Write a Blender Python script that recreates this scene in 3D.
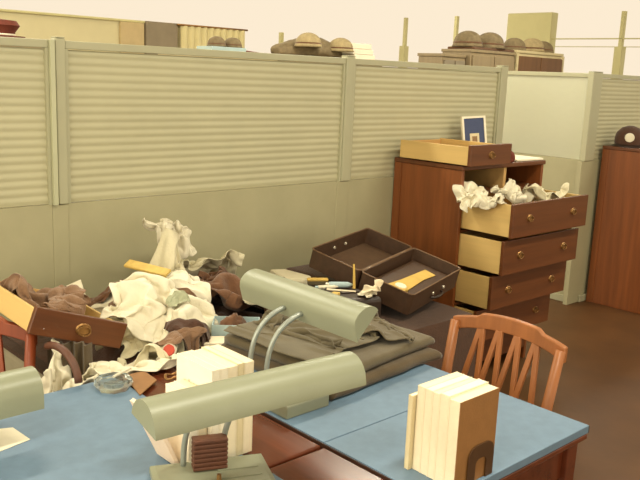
import bpy, bmesh, math, random
import numpy as np
from mathutils import Vector, Matrix, noise

for o in list(bpy.data.objects):
    bpy.data.objects.remove(o, do_unlink=True)
SC = bpy.context.scene
COL = SC.collection
PI = math.pi

# ---------------------------------------------------------------- camera
cam_data = bpy.data.cameras.new('camera')
cam_data.sensor_fit = 'HORIZONTAL'
cam_data.sensor_width = 36.0
cam_data.lens = 36.0 * 800.3 / 640.0
cam_data.clip_start = 0.02
cam = bpy.data.objects.new('camera', cam_data)
COL.objects.link(cam)
pit, rol, yaw = [math.radians(a) for a in (11.70, 2.368, 43.08)]
fw = Vector((math.sin(yaw) * math.cos(pit), math.cos(yaw) * math.cos(pit), -math.sin(pit)))
rt = fw.cross(Vector((0, 0, 1))).normalized()
up = rt.cross(fw)
rt, up = math.cos(rol) * rt + math.sin(rol) * up, -math.sin(rol) * rt + math.cos(rol) * up
cam.matrix_world = Matrix(((rt.x, up.x, -fw.x, 0), (rt.y, up.y, -fw.y, 0), (rt.z, up.z, -fw.z, 1.62), (0, 0, 0, 1)))
SC.camera = cam

# ---------------------------------------------------------------- world, light, exposure
world = bpy.data.worlds.new('overcast_sky')
SC.world = world
world.use_nodes = True
bg = world.node_tree.nodes['Background']
bg.inputs[0].default_value = (1.0, 0.855, 0.655, 1)
bg.inputs[1].default_value = 0.98
SC.view_settings.view_transform = 'Standard'
SC.view_settings.look = 'None'
SC.view_settings.gamma = 1.0
SC.view_settings.use_curve_mapping = False
SC.view_settings.exposure = 0.0


def area_light(name, loc, rot, sx, sy, power, color):
    ld = bpy.data.lights.new(name, 'AREA')
    ld.shape = 'RECTANGLE'
    ld.size, ld.size_y = sx, sy
    ld.energy = power
    ld.color = color
    o = bpy.data.objects.new(name, ld)
    o.location = loc
    o.rotation_euler = rot
    COL.objects.link(o)
    return o


DAY = (1.0, 0.93, 0.71)
# daylight entering by the windows of the left and back walls
area_light('window_daylight_left', (-3.9, 2.2, 1.95), (0, -PI / 2, 0), 2.2, 8.0, 215, DAY)
area_light('fill_light_front', (2.5, -2.95, 1.95), (PI / 2, 0, 0), 11.0, 2.0, 60, DAY)  # frontal fill added behind the camera to brighten surfaces facing it
area_light('window_daylight_back', (3.6, 9.85, 2.65), (-PI / 2, 0, 0), 13.0, 1.0, 240, DAY)

# ---------------------------------------------------------------- materials
MATS = {}


def srgb(c):
    return tuple(((v / 255) / 12.92 if v / 255 <= 0.04045 else ((v / 255 + 0.055) / 1.055) ** 2.4) for v in c) + (1,)


def mat(name, col, rough=0.6, var=0.12, scale=8.0, bump=0.0, bscale=60.0, metal=0.0, spec=0.5, grain=None, sheen=0.0):
    """procedural principled material: colour varies by noise, optional bump, optional wood grain along an axis"""
    if name in MATS:
        return MATS[name]
    m = bpy.data.materials.new(name)
    m.use_nodes = True
    nt = m.node_tree
    b = nt.nodes['Principled BSDF']
    b.inputs['Roughness'].default_value = rough
    b.inputs['Metallic'].default_value = metal
    b.inputs['Specular IOR Level'].default_value = spec
    if sheen:
        b.inputs['Sheen Weight'].default_value = sheen
    tc = nt.nodes.new('ShaderNodeTexCoord')
    mp = nt.nodes.new('ShaderNodeMapping')
    nt.links.new(tc.outputs['Object'], mp.inputs['Vector'])
    if grain == 'x':
        mp.inputs['Scale'].default_value = (0.06, 1, 1)
    elif grain == 'y':
        mp.inputs['Scale'].default_value = (1, 0.06, 1)
    elif grain == 'z':
        mp.inputs['Scale'].default_value = (1, 1, 0.06)
    nz = nt.nodes.new('ShaderNodeTexNoise')
    nz.inputs['Scale'].default_value = scale
    nz.inputs['Detail'].default_value = 5
    nz.inputs['Roughness'].default_value = 0.6
    nt.links.new(mp.outputs['Vector'], nz.inputs['Vector'])
    rp = nt.nodes.new('ShaderNodeValToRGB')
    c = srgb(col)
    lo = tuple(max(0, v * (1 - var)) for v in c[:3]) + (1,)
    hi = tuple(min(1, v * (1 + var)) for v in c[:3]) + (1,)
    rp.color_ramp.elements[0].position = 0.3
    rp.color_ramp.elements[1].position = 0.7
    rp.color_ramp.elements[0].color = lo
    rp.color_ramp.elements[1].color = hi
    nt.links.new(nz.outputs['Fac'], rp.inputs['Fac'])
    nt.links.new(rp.outputs['Color'], b.inputs['Base Color'])
    if bump:
        n2 = nt.nodes.new('ShaderNodeTexNoise')
        n2.inputs['Scale'].default_value = bscale
        n2.inputs['Detail'].default_value = 4
        nt.links.new(mp.outputs['Vector'], n2.inputs['Vector'])
        bp = nt.nodes.new('ShaderNodeBump')
        bp.inputs['Strength'].default_value = bump
        bp.inputs['Distance'].default_value = 0.01
        nt.links.new(n2.outputs['Fac'], bp.inputs['Height'])
        nt.links.new(bp.outputs['Normal'], b.inputs['Normal'])
    MATS[name] = m
    return m


PART = mat('partition_paint', (172, 166, 133), 0.55, 0.05, 6, 0.05, 200)
RIBM = mat('ribbed_sheet', (186, 181, 149), 0.5, 0.04, 5)
POSTM = mat('partition_post_paint', (176, 173, 144), 0.45, 0.04, 5)
DWOOD = mat('dresser_wood', (126, 70, 32), 0.42, 0.22, 26, 0.06, 90, grain='z')
DWOODX = mat('dresser_wood_front_shaded', (98, 54, 25), 0.4, 0.22, 26, 0.06, 90, grain='x')  # same dresser wood, weaker light on the fronts put into a darker colour
LWOOD = mat('drawer_side_wood', (212, 178, 112), 0.55, 0.10, 18, 0.05, 90, grain='y')
INNER = mat('drawer_inner_wood', (196, 156, 96), 0.6, 0.12, 16, 0.05, 90, grain='x')
CHAIRW = mat('chair_wood', (156, 96, 52), 0.42, 0.2, 24, 0.05, 80, grain='z')
CHAIRR = mat('chair_red_wood', (140, 66, 36), 0.42, 0.2, 24, 0.05, 80, grain='z')
REDWOOD = mat('desk_red_wood', (98, 48, 28), 0.22, 0.25, 18, 0.03, 90, grain='y')
BLUE = mat('blue_linoleum', (103, 128, 152), 0.5, 0.08, 30, 0.04, 300)
EDGE = mat('desk_edge', (62, 40, 28), 0.4, 0.15, 20)
LAMP = mat('lamp_enamel', (142, 145, 122), 0.38, 0.04, 8, 0.02, 200)
LAMPB = mat('lamp_base_enamel', (136, 138, 116), 0.4, 0.04, 8, 0.02, 200)
CHROME = mat('lamp_arm_metal', (160, 166, 158), 0.3, 0.05, 12, metal=0.35)
BRASS = mat('aged_brass', (150, 112, 66), 0.35, 0.25, 60, metal=0.7)
CREAM = mat('book_paper', (240, 226, 196), 0.8, 0.04, 40, 0.1, 200)
CREAM2 = mat('book_paper_pale', (246, 236, 214), 0.75, 0.03, 40, 0.08, 200)
CREAM3 = mat('book_paper_yellowed', (224, 208, 168), 0.8, 0.06, 40, 0.1, 200)
BROWNC = mat('brown_book_cover', (148, 104, 58), 0.55, 0.08, 40, 0.08, 200)
ENDM = mat('bookend_metal', (92, 66, 44), 0.4, 0.1, 30, metal=0.4)
WHITE = mat('white_cotton', (226, 218, 194), 0.9, 0.05, 14, 0.25, 120, sheen=0.15)
WHITE2 = mat('offwhite_cotton', (216, 207, 176), 0.9, 0.06, 14, 0.25, 120, sheen=0.15)
WHITE3 = mat('yellowed_cotton', (222, 208, 160), 0.9, 0.08, 14, 0.25, 120, sheen=0.15)
BROWN = mat('brown_wool', (104, 70, 46), 0.95, 0.2, 24, 0.3, 150, sheen=0.2)
DBROWN = mat('dark_brown_wool', (74, 46, 30), 0.95, 0.2, 24, 0.3, 150, sheen=0.2)
TAUPE = mat('taupe_wool', (132, 100, 74), 0.95, 0.15, 30, 0.4, 220, sheen=0.2)
OLIVE = mat('olive_serge', (94, 82, 58), 0.9, 0.1, 18, 0.15, 260, sheen=0.2)
OLIVE2 = mat('grey_olive_serge', (100, 90, 66), 0.9, 0.1, 18, 0.15, 260, sheen=0.2)
OLIVE3 = mat('brown_olive_serge', (86, 70, 46), 0.9, 0.12, 18, 0.15, 260, sheen=0.2)
LBLUE = mat('pale_blue_card', (168, 188, 190), 0.7, 0.05, 12, 0.05, 100)
CASE = mat('suitcase_fibre', (74, 52, 36), 0.5, 0.18, 40, 0.15, 240)
CASEIN = mat('suitcase_lining', (92, 68, 48), 0.7, 0.12, 30, 0.12, 200)
STEEL = mat('nickel', (205, 196, 176), 0.3, 0.08, 40, metal=0.5)
YELLOW = mat('yellow_card', (206, 170, 84), 0.7, 0.1, 30, 0.05, 120)
YELLOW2 = mat('yellow_label', (200, 168, 88), 0.7, 0.15, 50)
BLANKET = mat('dark_bed_blanket', (70, 44, 28), 0.95, 0.15, 24, 0.3, 150, sheen=0.1)
SHEET = mat('mattress_ticking', (170, 160, 136), 0.9, 0.08, 12, 0.1, 120)
IRON = mat('bed_iron', (74, 60, 46), 0.5, 0.1, 20, metal=0.3)
FLOORM = mat('floor_tile', (88, 56, 26), 0.5, 0.2, 3, 0.03, 40)
CEILM = mat('ceiling_paint', (232, 224, 204), 0.9, 0.03, 3)
WALLM = mat('wall_plaster', (214, 206, 168), 0.9, 0.04, 3)
PIERM = mat('window_pier_paint', (206, 200, 150), 0.8, 0.05, 3)
GREYP = mat('grey_brown_panel', (142, 130, 110), 0.7, 0.08, 6)
TANP = mat('tan_panel', (196, 176, 134), 0.7, 0.06, 6)
CURT = mat('cream_curtain', (222, 212, 166), 0.9, 0.06, 5, 0.1, 30)
WARD = mat('grey_brown_wardrobe', (150, 132, 102), 0.55, 0.12, 16, 0.04, 80, grain='z')
WARDD = mat('brown_wardrobe_door', (112, 76, 44), 0.5, 0.2, 18, 0.04, 80, grain='z')
WARDC = mat('cream_wardrobe_frame', (206, 190, 148), 0.55, 0.06, 16)
HELM = mat('helmet_cover', (122, 106, 78), 0.85, 0.25, 24, 0.3, 60)
HELM2 = mat('tan_helmet_cover', (160, 142, 104), 0.85, 0.2, 24, 0.3, 60)
GREENG = mat('grey_green_cloth', (166, 168, 138), 0.9, 0.08, 40, 0.2, 150)
REDB = mat('dark_red_cloth', (104, 44, 28), 0.8, 0.2, 24, 0.2, 100)
RED = mat('red_lid', (186, 60, 36), 0.45, 0.08, 24)
NAVY = mat('navy_mat_board', (66, 76, 110), 0.7, 0.06, 30)
PHOTO = mat('photo_print', (196, 176, 140), 0.5, 0.2, 60)
BLACKM = mat('dark_leather', (46, 32, 24), 0.4, 0.2, 40, 0.1, 120)
BROWNB = mat('brown_ribbed_leather', (92, 54, 36), 0.5, 0.15, 40, 0.1, 160)
PAPER = mat('note_paper', (236, 228, 204), 0.85, 0.03, 30)
PINKP = mat('pale_pink_paper', (238, 214, 192), 0.85, 0.03, 30)


def glass_mat(name, col, rough, amount):
    m = bpy.data.materials.new(name)
    m.use_nodes = True
    b = m.node_tree.nodes['Principled BSDF']
    nz = m.node_tree.nodes.new('ShaderNodeTexNoise')
    nz.inputs['Scale'].default_value = 20
    rp = m.node_tree.nodes.new('ShaderNodeValToRGB')
    c = srgb(col)
    rp.color_ramp.elements[0].color = tuple(v * 0.95 for v in c[:3]) + (1,)
    rp.color_ramp.elements[1].color = c
    m.node_tree.links.new(nz.outputs['Fac'], rp.inputs['Fac'])
    m.node_tree.links.new(rp.outputs['Color'], b.inputs['Base Color'])
    b.inputs['Roughness'].default_value = rough
    b.inputs['Transmission Weight'].default_value = amount
    b.inputs['IOR'].default_value = 1.3
    return m


FROST = glass_mat('frosted_sheet', (232, 232, 208), 0.38, 0.45)
GLASS = glass_mat('clear_glass', (226, 232, 228), 0.08, 0.9)


# ---------------------------------------------------------------- mesh helpers
class MB:
    def __init__(self):
        self.v, self.f = [], []

    def add(self, vs, fs):
        k = len(self.v)
        self.v += [tuple(p) for p in vs]
        self.f += [tuple(i + k for i in q) for q in fs]
        return self

    def box(self, x0, x1, y0, y1, z0, z1, M=None):
        vs = [(x0, y0, z0), (x1, y0, z0), (x1, y1, z0), (x0, y1, z0), (x0, y0, z1), (x1, y0, z1), (x1, y1, z1), (x0, y1, z1)]
        if M is not None:
            vs = [M @ Vector(p) for p in vs]
        return self.add(vs, [(0, 3, 2, 1), (4, 5, 6, 7), (0, 1, 5, 4), (1, 2, 6, 5), (2, 3, 7, 6), (3, 0, 4, 7)])

    def prism(self, prof, d0, d1, axis='x'):
        """closed profile (a, b) swept along an axis.  x: (y,z)  y: (x,z)  z: (x,y)"""
        n = len(prof)
        if axis == 'x':
            P = lambda a, b, d: (d, a, b)
        elif axis == 'y':
            P = lambda a, b, d: (a, d, b)
        else:
            P = lambda a, b, d: (a, b, d)
        vs = [P(a, b, d0) for a, b in prof] + [P(a, b, d1) for a, b in prof]
        fs = [(i, (i + 1) % n, n + (i + 1) % n, n + i) for i in range(n)]
        fs += [tuple(range(n - 1, -1, -1)), tuple(range(n, 2 * n))]
        return self.add(vs, fs)

    def tube(self, path, r, n=10, closed=False):
        path = [Vector(p) for p in path]
        k = len(path)
        rs = r if isinstance(r, (list, tuple)) else [r] * k
        vs, fs = [], []
        ref = None
        for i, p in enumerate(path):
            if closed:
                t = path[(i + 1) % k] - path[i - 1]
            else:
                t = path[min(i + 1, k - 1)] - path[max(i - 1, 0)]
            t.normalize()
            if ref is None:
                ref = Vector((0, 0, 1)) if abs(t.z) < 0.9 else Vector((1, 0, 0))
            a = (ref - t * ref.dot(t)).normalized()
            ref = a
            b = t.cross(a)
            for j in range(n):
                w = 2 * PI * j / n
                vs.append(p + (a * math.cos(w) + b * math.sin(w)) * rs[i])
        for i in range(k if closed else k - 1):
            for j in range(n):
                i2 = (i + 1) % k
                fs.append((i * n + j, i * n + (j + 1) % n, i2 * n + (j + 1) % n, i2 * n + j))
        if not closed:
            fs.append(tuple(range(n - 1, -1, -1)))
            fs.append(tuple((k - 1) * n + j for j in range(n)))
        return self.add(vs, fs)

    def lathe(self, prof, n=24, c=(0, 0, 0)):
        k = len(prof)
        vs = [(c[0] + r * math.cos(2 * PI * j / n), c[1] + r * math.sin(2 * PI * j / n), c[2] + z) for r, z in prof for j in range(n)]
        fs = [(i * n + j, i * n + (j + 1) % n, (i + 1) * n + (j + 1) % n, (i + 1) * n + j) for i in range(k - 1) for j in range(n)]
        fs.append(tuple(range(n - 1, -1, -1)))
        fs.append(tuple((k - 1) * n + j for j in range(n)))
        return self.add(vs, fs)

    def bar(self, p0, p1, w, t, nrm):
        """rectangular bar from p0 to p1, w wide across, t thick along nrm"""
        p0, p1, nrm = Vector(p0), Vector(p1), Vector(nrm).normalized()
        d = (p1 - p0).normalized()
        s = d.cross(nrm).normalized()
        vs = []
        for p in (p0, p1):
            for a, b in ((-1, -1), (1, -1), (1, 1), (-1, 1)):
                vs.append(p + s * a * w / 2 + nrm * b * t / 2)
        return self.add(vs, [(0, 3, 2, 1), (4, 5, 6, 7), (0, 1, 5, 4), (1, 2, 6, 5), (2, 3, 7, 6), (3, 0, 4, 7)])

    def build(self, name, m, parent=None, bevel=0.0, smooth=False, seg=2):
        me = bpy.data.meshes.new(name)
        me.from_pydata(self.v, [], self.f)
        bm = bmesh.new()
        bm.from_mesh(me)
        bmesh.ops.recalc_face_normals(bm, faces=bm.faces)
        bm.to_mesh(me)
        bm.free()
        me.materials.append(m)
        o = bpy.data.objects.new(name, me)
        COL.objects.link(o)
        if parent is not None:
            o.parent = parent
        if smooth:
            for p in me.polygons:
                p.use_smooth = True
            if smooth == 'auto':
                me.set_sharp_from_angle(angle=math.radians(40))
        if bevel:
            b = o.modifiers.new('bevel', 'BEVEL')
            b.width = bevel
            b.segments = seg
            b.limit_method = 'ANGLE'
            b.angle_limit = math.radians(40)
        return o


def thing(name, label, cat, loc=(0, 0, 0), rot=(0, 0, 0), group=None):
    o = bpy.data.objects.new(name, None)
    o.empty_display_size = 0.05
    COL.objects.link(o)
    o.location = loc
    o.rotation_euler = rot
    return tag(o, label, cat, group)


def tag(o, label, cat, group=None):
    o['label'] = label
    o['category'] = cat
    if group:
        o['group'] = group
    return o


def struct(o):
    o['kind'] = 'structure'
    return o


def box(x0, x1, y0, y1, z0, z1):
    return MB().box(x0, x1, y0, y1, z0, z1)


# ---------------------------------------------------------------- room shell
RX0, RX1, RY0, RY1, RZ = -4.0, 11.0, -3.0, 10.0, 3.3
struct(box(RX0, RX1, RY0, RY1, -0.1, 0.0).build('floor', FLOORM))
struct(box(RX0, RX1, RY0, RY1, RZ, RZ + 0.1).build('ceiling', CEILM))
struct(MB().box(RX0 - 0.1, RX1 + 0.1, RY0 - 0.1, RY0, 0, 0.85).box(RX0 - 0.1, RX1 + 0.1, RY0 - 0.1, RY0, 3.05, RZ).build('wall_front', WALLM))
# left wall: plaster under and over a long window opening
w = MB().box(RX0 - 0.1, RX0, RY0, RY1, 0, 0.85).box(RX0 - 0.1, RX0, RY0, RY1, 3.05, RZ)
struct(w.build('wall_left', WALLM))
# back wall: beige plaster dado, a clerestory of windows above
struct(MB().box(RX0, 7.6, RY1, RY1 + 0.12, 0, 2.225).box(7.6, RX1, RY1, RY1 + 0.12, 0, 1.2).box(RX0, RX1, RY1, RY1 + 0.12, 3.2, RZ).build('wall_back', WALLM))
# right wall: low plaster, tall windows above
w = MB().box(RX1, RX1 + 0.12, RY0, RY1, 0, 1.2).box(RX1, RX1 + 0.12, RY0, RY1, 3.2, RZ)
struct(w.build('wall_right', WALLM))


def window(name, frame_boxes, pier=None):
    """frame of mullions and rails of one run of windows"""
    root = bpy.data.objects.new(name, None)
    COL.objects.link(root)
    struct(root)
    for nm, b, m in frame_boxes:
        box(*b).build(nm, m, root, bevel=0.006)
    return root


fr = []
for y in (-2.2, -0.2, 1.8, 3.8, 5.72, 8.67, 9.80):
    fr.append(('mullion', (RX1 - 0.0, RX1 + 0.06, y - 0.03, y + 0.03, 2.17, 2.66), PIERM))
    fr.append(('mullion', (RX1 - 0.04, RX1 + 0.08, y - 0.06, y + 0.06, 1.2, 2.17), PIERM))
fr.append(('window_rail', (RX1, RX1 + 0.03, RY0, 7.6, 2.275, 2.292), PIERM))
fr.append(('window_rail', (RX1, RX1 + 0.03, RY0, 7.6, 2.165, 2.175), PIERM))
fr.append(('window_sill', (RX1 - 0.08, RX1 + 0.1, RY0, RY1, 1.19, 1.23), PIERM))
window('window_1', fr)
fr = []
for x in (-3.9, 0.5):
    fr.append(('mullion', (x - 0.03, x + 0.03, RY1 + 0.02, RY1 + 0.08, 2.225, 3.2), PIERM))
fr.append(('window_sill', (RX0, 7.6, RY1 - 0.03, RY1 + 0.1, 2.205, 2.235), PIERM))
fr.append(('window_sill', (7.6, RX1, RY1 - 0.03, RY1 + 0.1, 1.19, 1.23), PIERM))
fr.append(('mullion', (8.33, 8.39, RY1, RY1 + 0.06, 2.06, 2.24), PIERM))
fr.append(('mullion', (8.28, 8.44, RY1 - 0.02, RY1 + 0.08, 1.2, 2.06), PIERM))
window('window_2', fr)
fr = []
for y in (-2.9, -1, 1, 3, 5, 7, 9):
    fr.append(('mullion', (RX0 - 0.08, RX0 - 0.02, y - 0.03, y + 0.03, 0.85, 3.05), PIERM))
window('window_3', fr)
fr = [('mullion', (x - 0.03, x + 0.03, RY0 - 0.08, RY0 - 0.02, 0.85, 3.05), PIERM) for x in (-3.9, -2, 0, 2, 4, 6, 8, 10, 10.9)]
window('window_fill_front', fr)  # unseen window behind the camera, added to go with the frontal fill


def ceiling_fill_lamp(x, y):  # out of view, added as fill light from above
    t = thing('ceiling_fill_lamp', 'added unseen ceiling lamp giving fill light over the cubicles', 'lamp', (x, y, RZ), (0, 0, 0), 'added ceiling fill lamps')
    box(-0.6, 0.6, -0.12, 0.12, -0.06, -0.001).build('housing', CEILM, t, bevel=0.005)
    ld = bpy.data.lights.new('ceiling_fill_light', 'AREA')
    ld.shape = 'RECTANGLE'
    ld.size, ld.size_y, ld.energy, ld.color = 1.15, 0.2, 44, (1.0, 0.95, 0.75)
    o = bpy.data.objects.new('ceiling_fill_light', ld)
    COL.objects.link(o)
    o.parent = t
    o.location = (0, 0, -0.065)


for x in (-1.0, 1.6, 4.2, 6.8):
    for y in (0.6, 3.9, 7.2):
        ceiling_fill_lamp(x, y)
# wide pier between the right-hand windows
struct(box(RX1 - 0.05, RX1 + 0.12, 6.82, 7.61, 1.2, 2.67).build('trim_1', PIERM, bevel=0.01))
# doors and boards on the back wall
d = box(5.5, 5.86, RY1 - 0.05, RY1 - 0.005, 0, 2.2).build('door_1', TANP, bevel=0.006)
struct(d)
MB().lathe([(0.0, 0), (0.028, 0), (0.028, 0.03), (0, 0.035)], 12, (5.56, RY1 - 0.085, 1.0)).build('door_knob', BRASS, d)
struct(box(5.88, 6.38, RY1 - 0.07, RY1 - 0.005, 0, 2.235).build('trim_2', GREYP, bevel=0.006))
# pale curtain hung in soft pleats
prof = []
for i in range(61):
    x = 6.42 + i * (7.55 - 6.42) / 60
    prof.append((x, RY1 - 0.09 + 0.02 * math.sin(i * 1.05)))
prof += [(x, y + 0.012) for x, y in reversed(prof)]
cu = thing('curtain', 'pale cream curtain in pleats hanging on the far wall', 'curtain', (0, 0, 0.18))
MB().prism(prof, 0, 2.03, 'z').build('pleated_cloth', CURT, cu, smooth='auto')
MB().tube([(6.36, RY1 - 0.084, 2.04), (7.6, RY1 - 0.084, 2.04)], 0.014, 8).build('curtain_rod', BRASS, cu, smooth=True)

# ---------------------------------------------------------------- cubicle partitions
WY, PTOP, RIBZ = 2.97, 1.705, 1.08


def ribbed(length, h, pitch=0.0305, deep=0.003):
    """horizontal louvre-like ribs as one corrugated sheet in x-z plane, face to -y"""
    n = int(h / pitch) * 6
    prof = [(-deep * (0.5 - 0.5 * math.cos(2 * PI * i / 6)) - deep * 0.35 * ((i % 6) / 6), h * i / n) for i in range(n + 1)]
    prof += [(0.012, h), (0.012, 0)]
    return MB().prism(prof, 0, length, 'x')


def partition(x0, x1, y, label, rz=0.0, frost=False, post_left=True, post_right=False, inner=0.0):
    L = math.hypot(x1 - x0, 0)
    t = thing('partition_panel', label, 'partition', (x0, y, 0), (0, 0, rz), 'cubicle partitions')
    box(0, L, -0.012, 0.012, 0.04, RIBZ).build('lower_panel', PART, t)
    if frost:
        box(0, L, -0.004, 0.004, RIBZ + 0.003, PTOP - 0.03).build('frosted_sheet', FROST, t)
    else:
        rb = ribbed(L - 0.024, PTOP - 0.03 - RIBZ - 0.005).build('ribbed_sheet', RIBM, t, smooth='auto')
        rb.location = (0.012, 0.0, RIBZ + 0.0025)
        box(0, 0.012, -0.014, 0.014, RIBZ, PTOP - 0.03).build('side_strip', POSTM, t)
        box(L - 0.012, L, -0.014, 0.014, RIBZ, PTOP - 0.03).build('side_strip', POSTM, t)
    box(0, L, -0.016, 0.016, PTOP - 0.03, PTOP).build('top_rail', POSTM, t, bevel=0.003)
    box(0, L, -0.03, 0.03, 0.0, 0.05).build('base_rail', POSTM, t, bevel=0.003)
    return t


def post(x, y, wdt, label):
    t = thing('partition_post', label, 'post', (x, y, 0), (0, 0, 0), 'partition posts')
    box(0, wdt, -0.022, 0.022, RIBZ, PTOP + 0.008).build('upper_post', POSTM, t, bevel=0.004)
    box(-0.024, wdt + 0.001, -0.0145, 0.02, 0, RIBZ - 0.002).build('lower_post', PART, t, bevel=0.002)
    box(0.002, wdt - 0.002, -0.024, 0.024, PTOP + 0.0085, PTOP + 0.013).build('post_cap', POSTM, t, bevel=0.002)
    return t


partition(-0.45, 1.332, WY, 'grey-green ribbed partition panel behind the red-brown wooden chair')
pp = post(1.357, WY, 0.04, 'grey-green partition post standing behind the blue-edged paper by the clothes heap')
box(-0.024, -0.006, -0.03, 0.01, RIBZ, PTOP).build('bright_strip', mat('bright_metal_strip', (190, 190, 158), 0.35, 0.04, 6), pp)
partition(1.398, 2.892, WY, 'wide grey-green ribbed partition panel behind the white heap of clothes')
post(2.893, WY, 0.06, 'grey-green partition post rising above the open suitcase')
partition(2.955, 4.228, WY, 'grey-green ribbed partition panel behind the dresser with open drawers')
post(4.229, WY, 0.07, 'grey-green partition post beside the framed picture on the dresser')
partition(5.41, 6.8, WY + 0.0235, 'smooth frosted partition panel set back in the gap beside the dresser', rz=PI / 2, frost=True)
post(5.345, WY, 0.13, 'grey-green partition post between frosted panel and bright ribbed panel')
partition(5.477, 7.6, WY, 'bright ribbed partition panel behind the cap on the right dresser')
post(7.602, WY, 0.07, 'grey-green partition post at the end of the bright ribbed panel')


# ---------------------------------------------------------------- dressers
def ring_pull(parent, x, y, z, face='-y'):
    """oval back plate with a hanging ring, for a face that looks to -y"""
    n = 20
    pl = MB().add([(x + 0.026 * math.cos(2 * PI * i / n), y, z + 0.019 * math.sin(2 * PI * i / n)) for i in range(n)] +
                  [(x + 0.022 * math.cos(2 * PI * i / n), y - 0.004, z + 0.015 * math.sin(2 * PI * i / n)) for i in range(n)],
                  [(i, (i + 1) % n, n + (i + 1) % n, n + i) for i in range(n)] + [tuple(range(n, 2 * n)), tuple(range(n - 1, -1, -1))])
    h = pl.build('handle', BRASS, parent, smooth='auto')
    MB().tube([(x + 0.021 * math.cos(2 * PI * i / 16), y - 0.008, z - 0.004 + 0.014 * math.sin(2 * PI * i / 16)) for i in range(16)], 0.0022, 6, True).build('handle_ring', BRASS, h, smooth=True)
    return h


def drawer_parts(parent, w, d, h, pulls, front_over=0.012, front_m=None, name_prefix=''):
    """open box drawer: front at y=0 facing -y, sides run to y=d, x from 0 to w, z from 0 to h"""
    fo = front_over
    f = box(-fo, w + fo, -0.02, 0, -fo * 0.6, h + 0.006).build('drawer_front', front_m or DWOODX, parent, bevel=0.003)
    box(0, 0.012, 0.0005, d, 0, h - 0.004).build('drawer_side', LWOOD, parent, bevel=0.002)
    box(w - 0.012, w, 0.0005, d, 0, h - 0.004).build('drawer_side', LWOOD, parent, bevel=0.002)
    box(0.0125, w - 0.0125, d - 0.012, d, 0, h - 0.01).build('drawer_back', INNER, parent, bevel=0.002)
    box(0.0125, w - 0.0125, 0.0005, d - 0.0125, 0.008, 0.016).build('drawer_bottom', INNER, parent)
    for px in pulls:
        ring_pull(f, px, -0.0205, h * 0.52)
    return f


def dresser(loc, label, W=0.757, D=0.46, H=1.19, opens=(None, 0.29, 0.253, 0.2, 0.0), top_gap=True, rz=0.0):
    t = thing('dresser', label, 'dresser', loc, (0, 0, rz), 'bedroom dressers')
    box(0, 0.022, 0, D, 0.0, H - 0.024).build('side_panel', DWOOD, t, bevel=0.003)
    box(W - 0.022, W, 0, D, 0.0, H - 0.024).build('side_panel', DWOOD, t, bevel=0.003)
    box(-0.004, 0.0, D - 0.05, D, 0.0, H - 0.025).build('side_stile', DWOOD, t)
    box(-0.006, W + 0.006, -0.008, D + 0.004, H - 0.0235, H).build('top', DWOODX, t, bevel=0.004)
    box(0.0225, W - 0.0225, D - 0.012, D, 0.06, H - 0.024).build('back_panel', DWOODX, t)
    zs = [(0.27, 0.445), (0.469, 0.646), (0.664, 0.84), (0.861, 1.031)]
    for z in (0.258, 0.456, 0.653, 0.849, 1.042):
        box(0.0225, W - 0.0225, 0.0, D - 0.013, z - 0.007, z + 0.007).build('rail', DWOODX, t)
    box(0.0225, W - 0.0225, 0.003, 0.02, 0.07, 0.25).build('plinth', DWOODX, t)
    box(W / 2 - 0.012, W / 2 + 0.012, 0.0, D - 0.013, 1.0495, H - 0.024).build('divider', INNER, t, bevel=0.002)
    ops = list(opens)
    for (z0, z1), op in zip(zs, ops):
        dr = bpy.data.objects.new('drawer', None)
        COL.objects.link(dr)
        dr.parent = t
        dr.location = (0.032, -op + 0.0, z0 + 0.005)
        w = W - 0.064
        f = box(-0.008, w + 0.008, -0.02, 0, -0.003, z1 - z0 - 0.002).build('drawer_front', DWOODX, dr, bevel=0.003)
        ring_pull(f, 0.14, -0.0205, 0.09)
        ring_pull(f, w - 0.14, -0.0205, 0.09)
        box(0, 0.012, 0.0005, D - 0.03, 0, z1 - z0 - 0.008).build('drawer_side', LWOOD, dr, bevel=0.002)
        box(w - 0.012, w, 0.0005, D - 0.03, 0, z1 - z0 - 0.008).build('drawer_side', LWOOD, dr, bevel=0.002)
        box(0.0125, w - 0.0125, D - 0.042, D - 0.03, 0, z1 - z0 - 0.015).build('drawer_back', INNER, dr)
        box(0.0125, w - 0.0125, 0.0005, D - 0.043, 0.008, 0.016).build('drawer_bottom', INNER, dr)
    if not top_gap:
        for i in range(2):
            dr = bpy.data.objects.new('drawer', None)
            COL.objects.link(dr)
            dr.parent = t
            dr.location = (0.03 + i * (W / 2 - 0.016), 0, 1.052)
            f = box(0, W / 2 - 0.05, -0.02, 0.0, 0, 0.108).build('drawer_front', DWOODX, dr, bevel=0.003)
            ring_pull(f, (W / 2 - 0.05) / 2, -0.0205, 0.055)
    return t


dresser((3.303, 2.49, 0), 'brown wooden dresser with three drawers pulled open and a drawer on top',
        opens=(0.12, 0.2, 0.253, 0.29))
dresser((5.56, 2.44, 0), 'dark brown closed dresser with a cap on top by the bright ribbed panel', opens=(0, 0, 0, 0), top_gap=False, W=0.9, D=0.49)
dresser((5.75, 4.3, 0), 'brown dresser dimly seen through the frosted partition panel', opens=(0, 0, 0, 0), top_gap=False, rz=-PI / 2, D=0.45)

# drawer taken out and set on the dresser top
t = thing('loose_drawer', 'small pale-sided drawer lying on top of the open dresser', 'drawer', (3.288, 2.45, 1.197), (0, 0, 0.02), 'drawers taken out of the dresser')
drawer_parts(t, 0.352, 0.45, 0.098, (0.176,), 0.006)
# the other one, tilted on the chair back and the heap
t = thing('loose_drawer', 'small red-brown drawer tipped on the chair back and the heap of clothes', 'drawer', (0.879, 2.14, 0.872), (math.radians(1.5), math.radians(20), 0), 'drawers taken out of the dresser')
drawer_parts(t, 0.295, 0.40, 0.072, (0.158,), 0.004)

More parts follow.
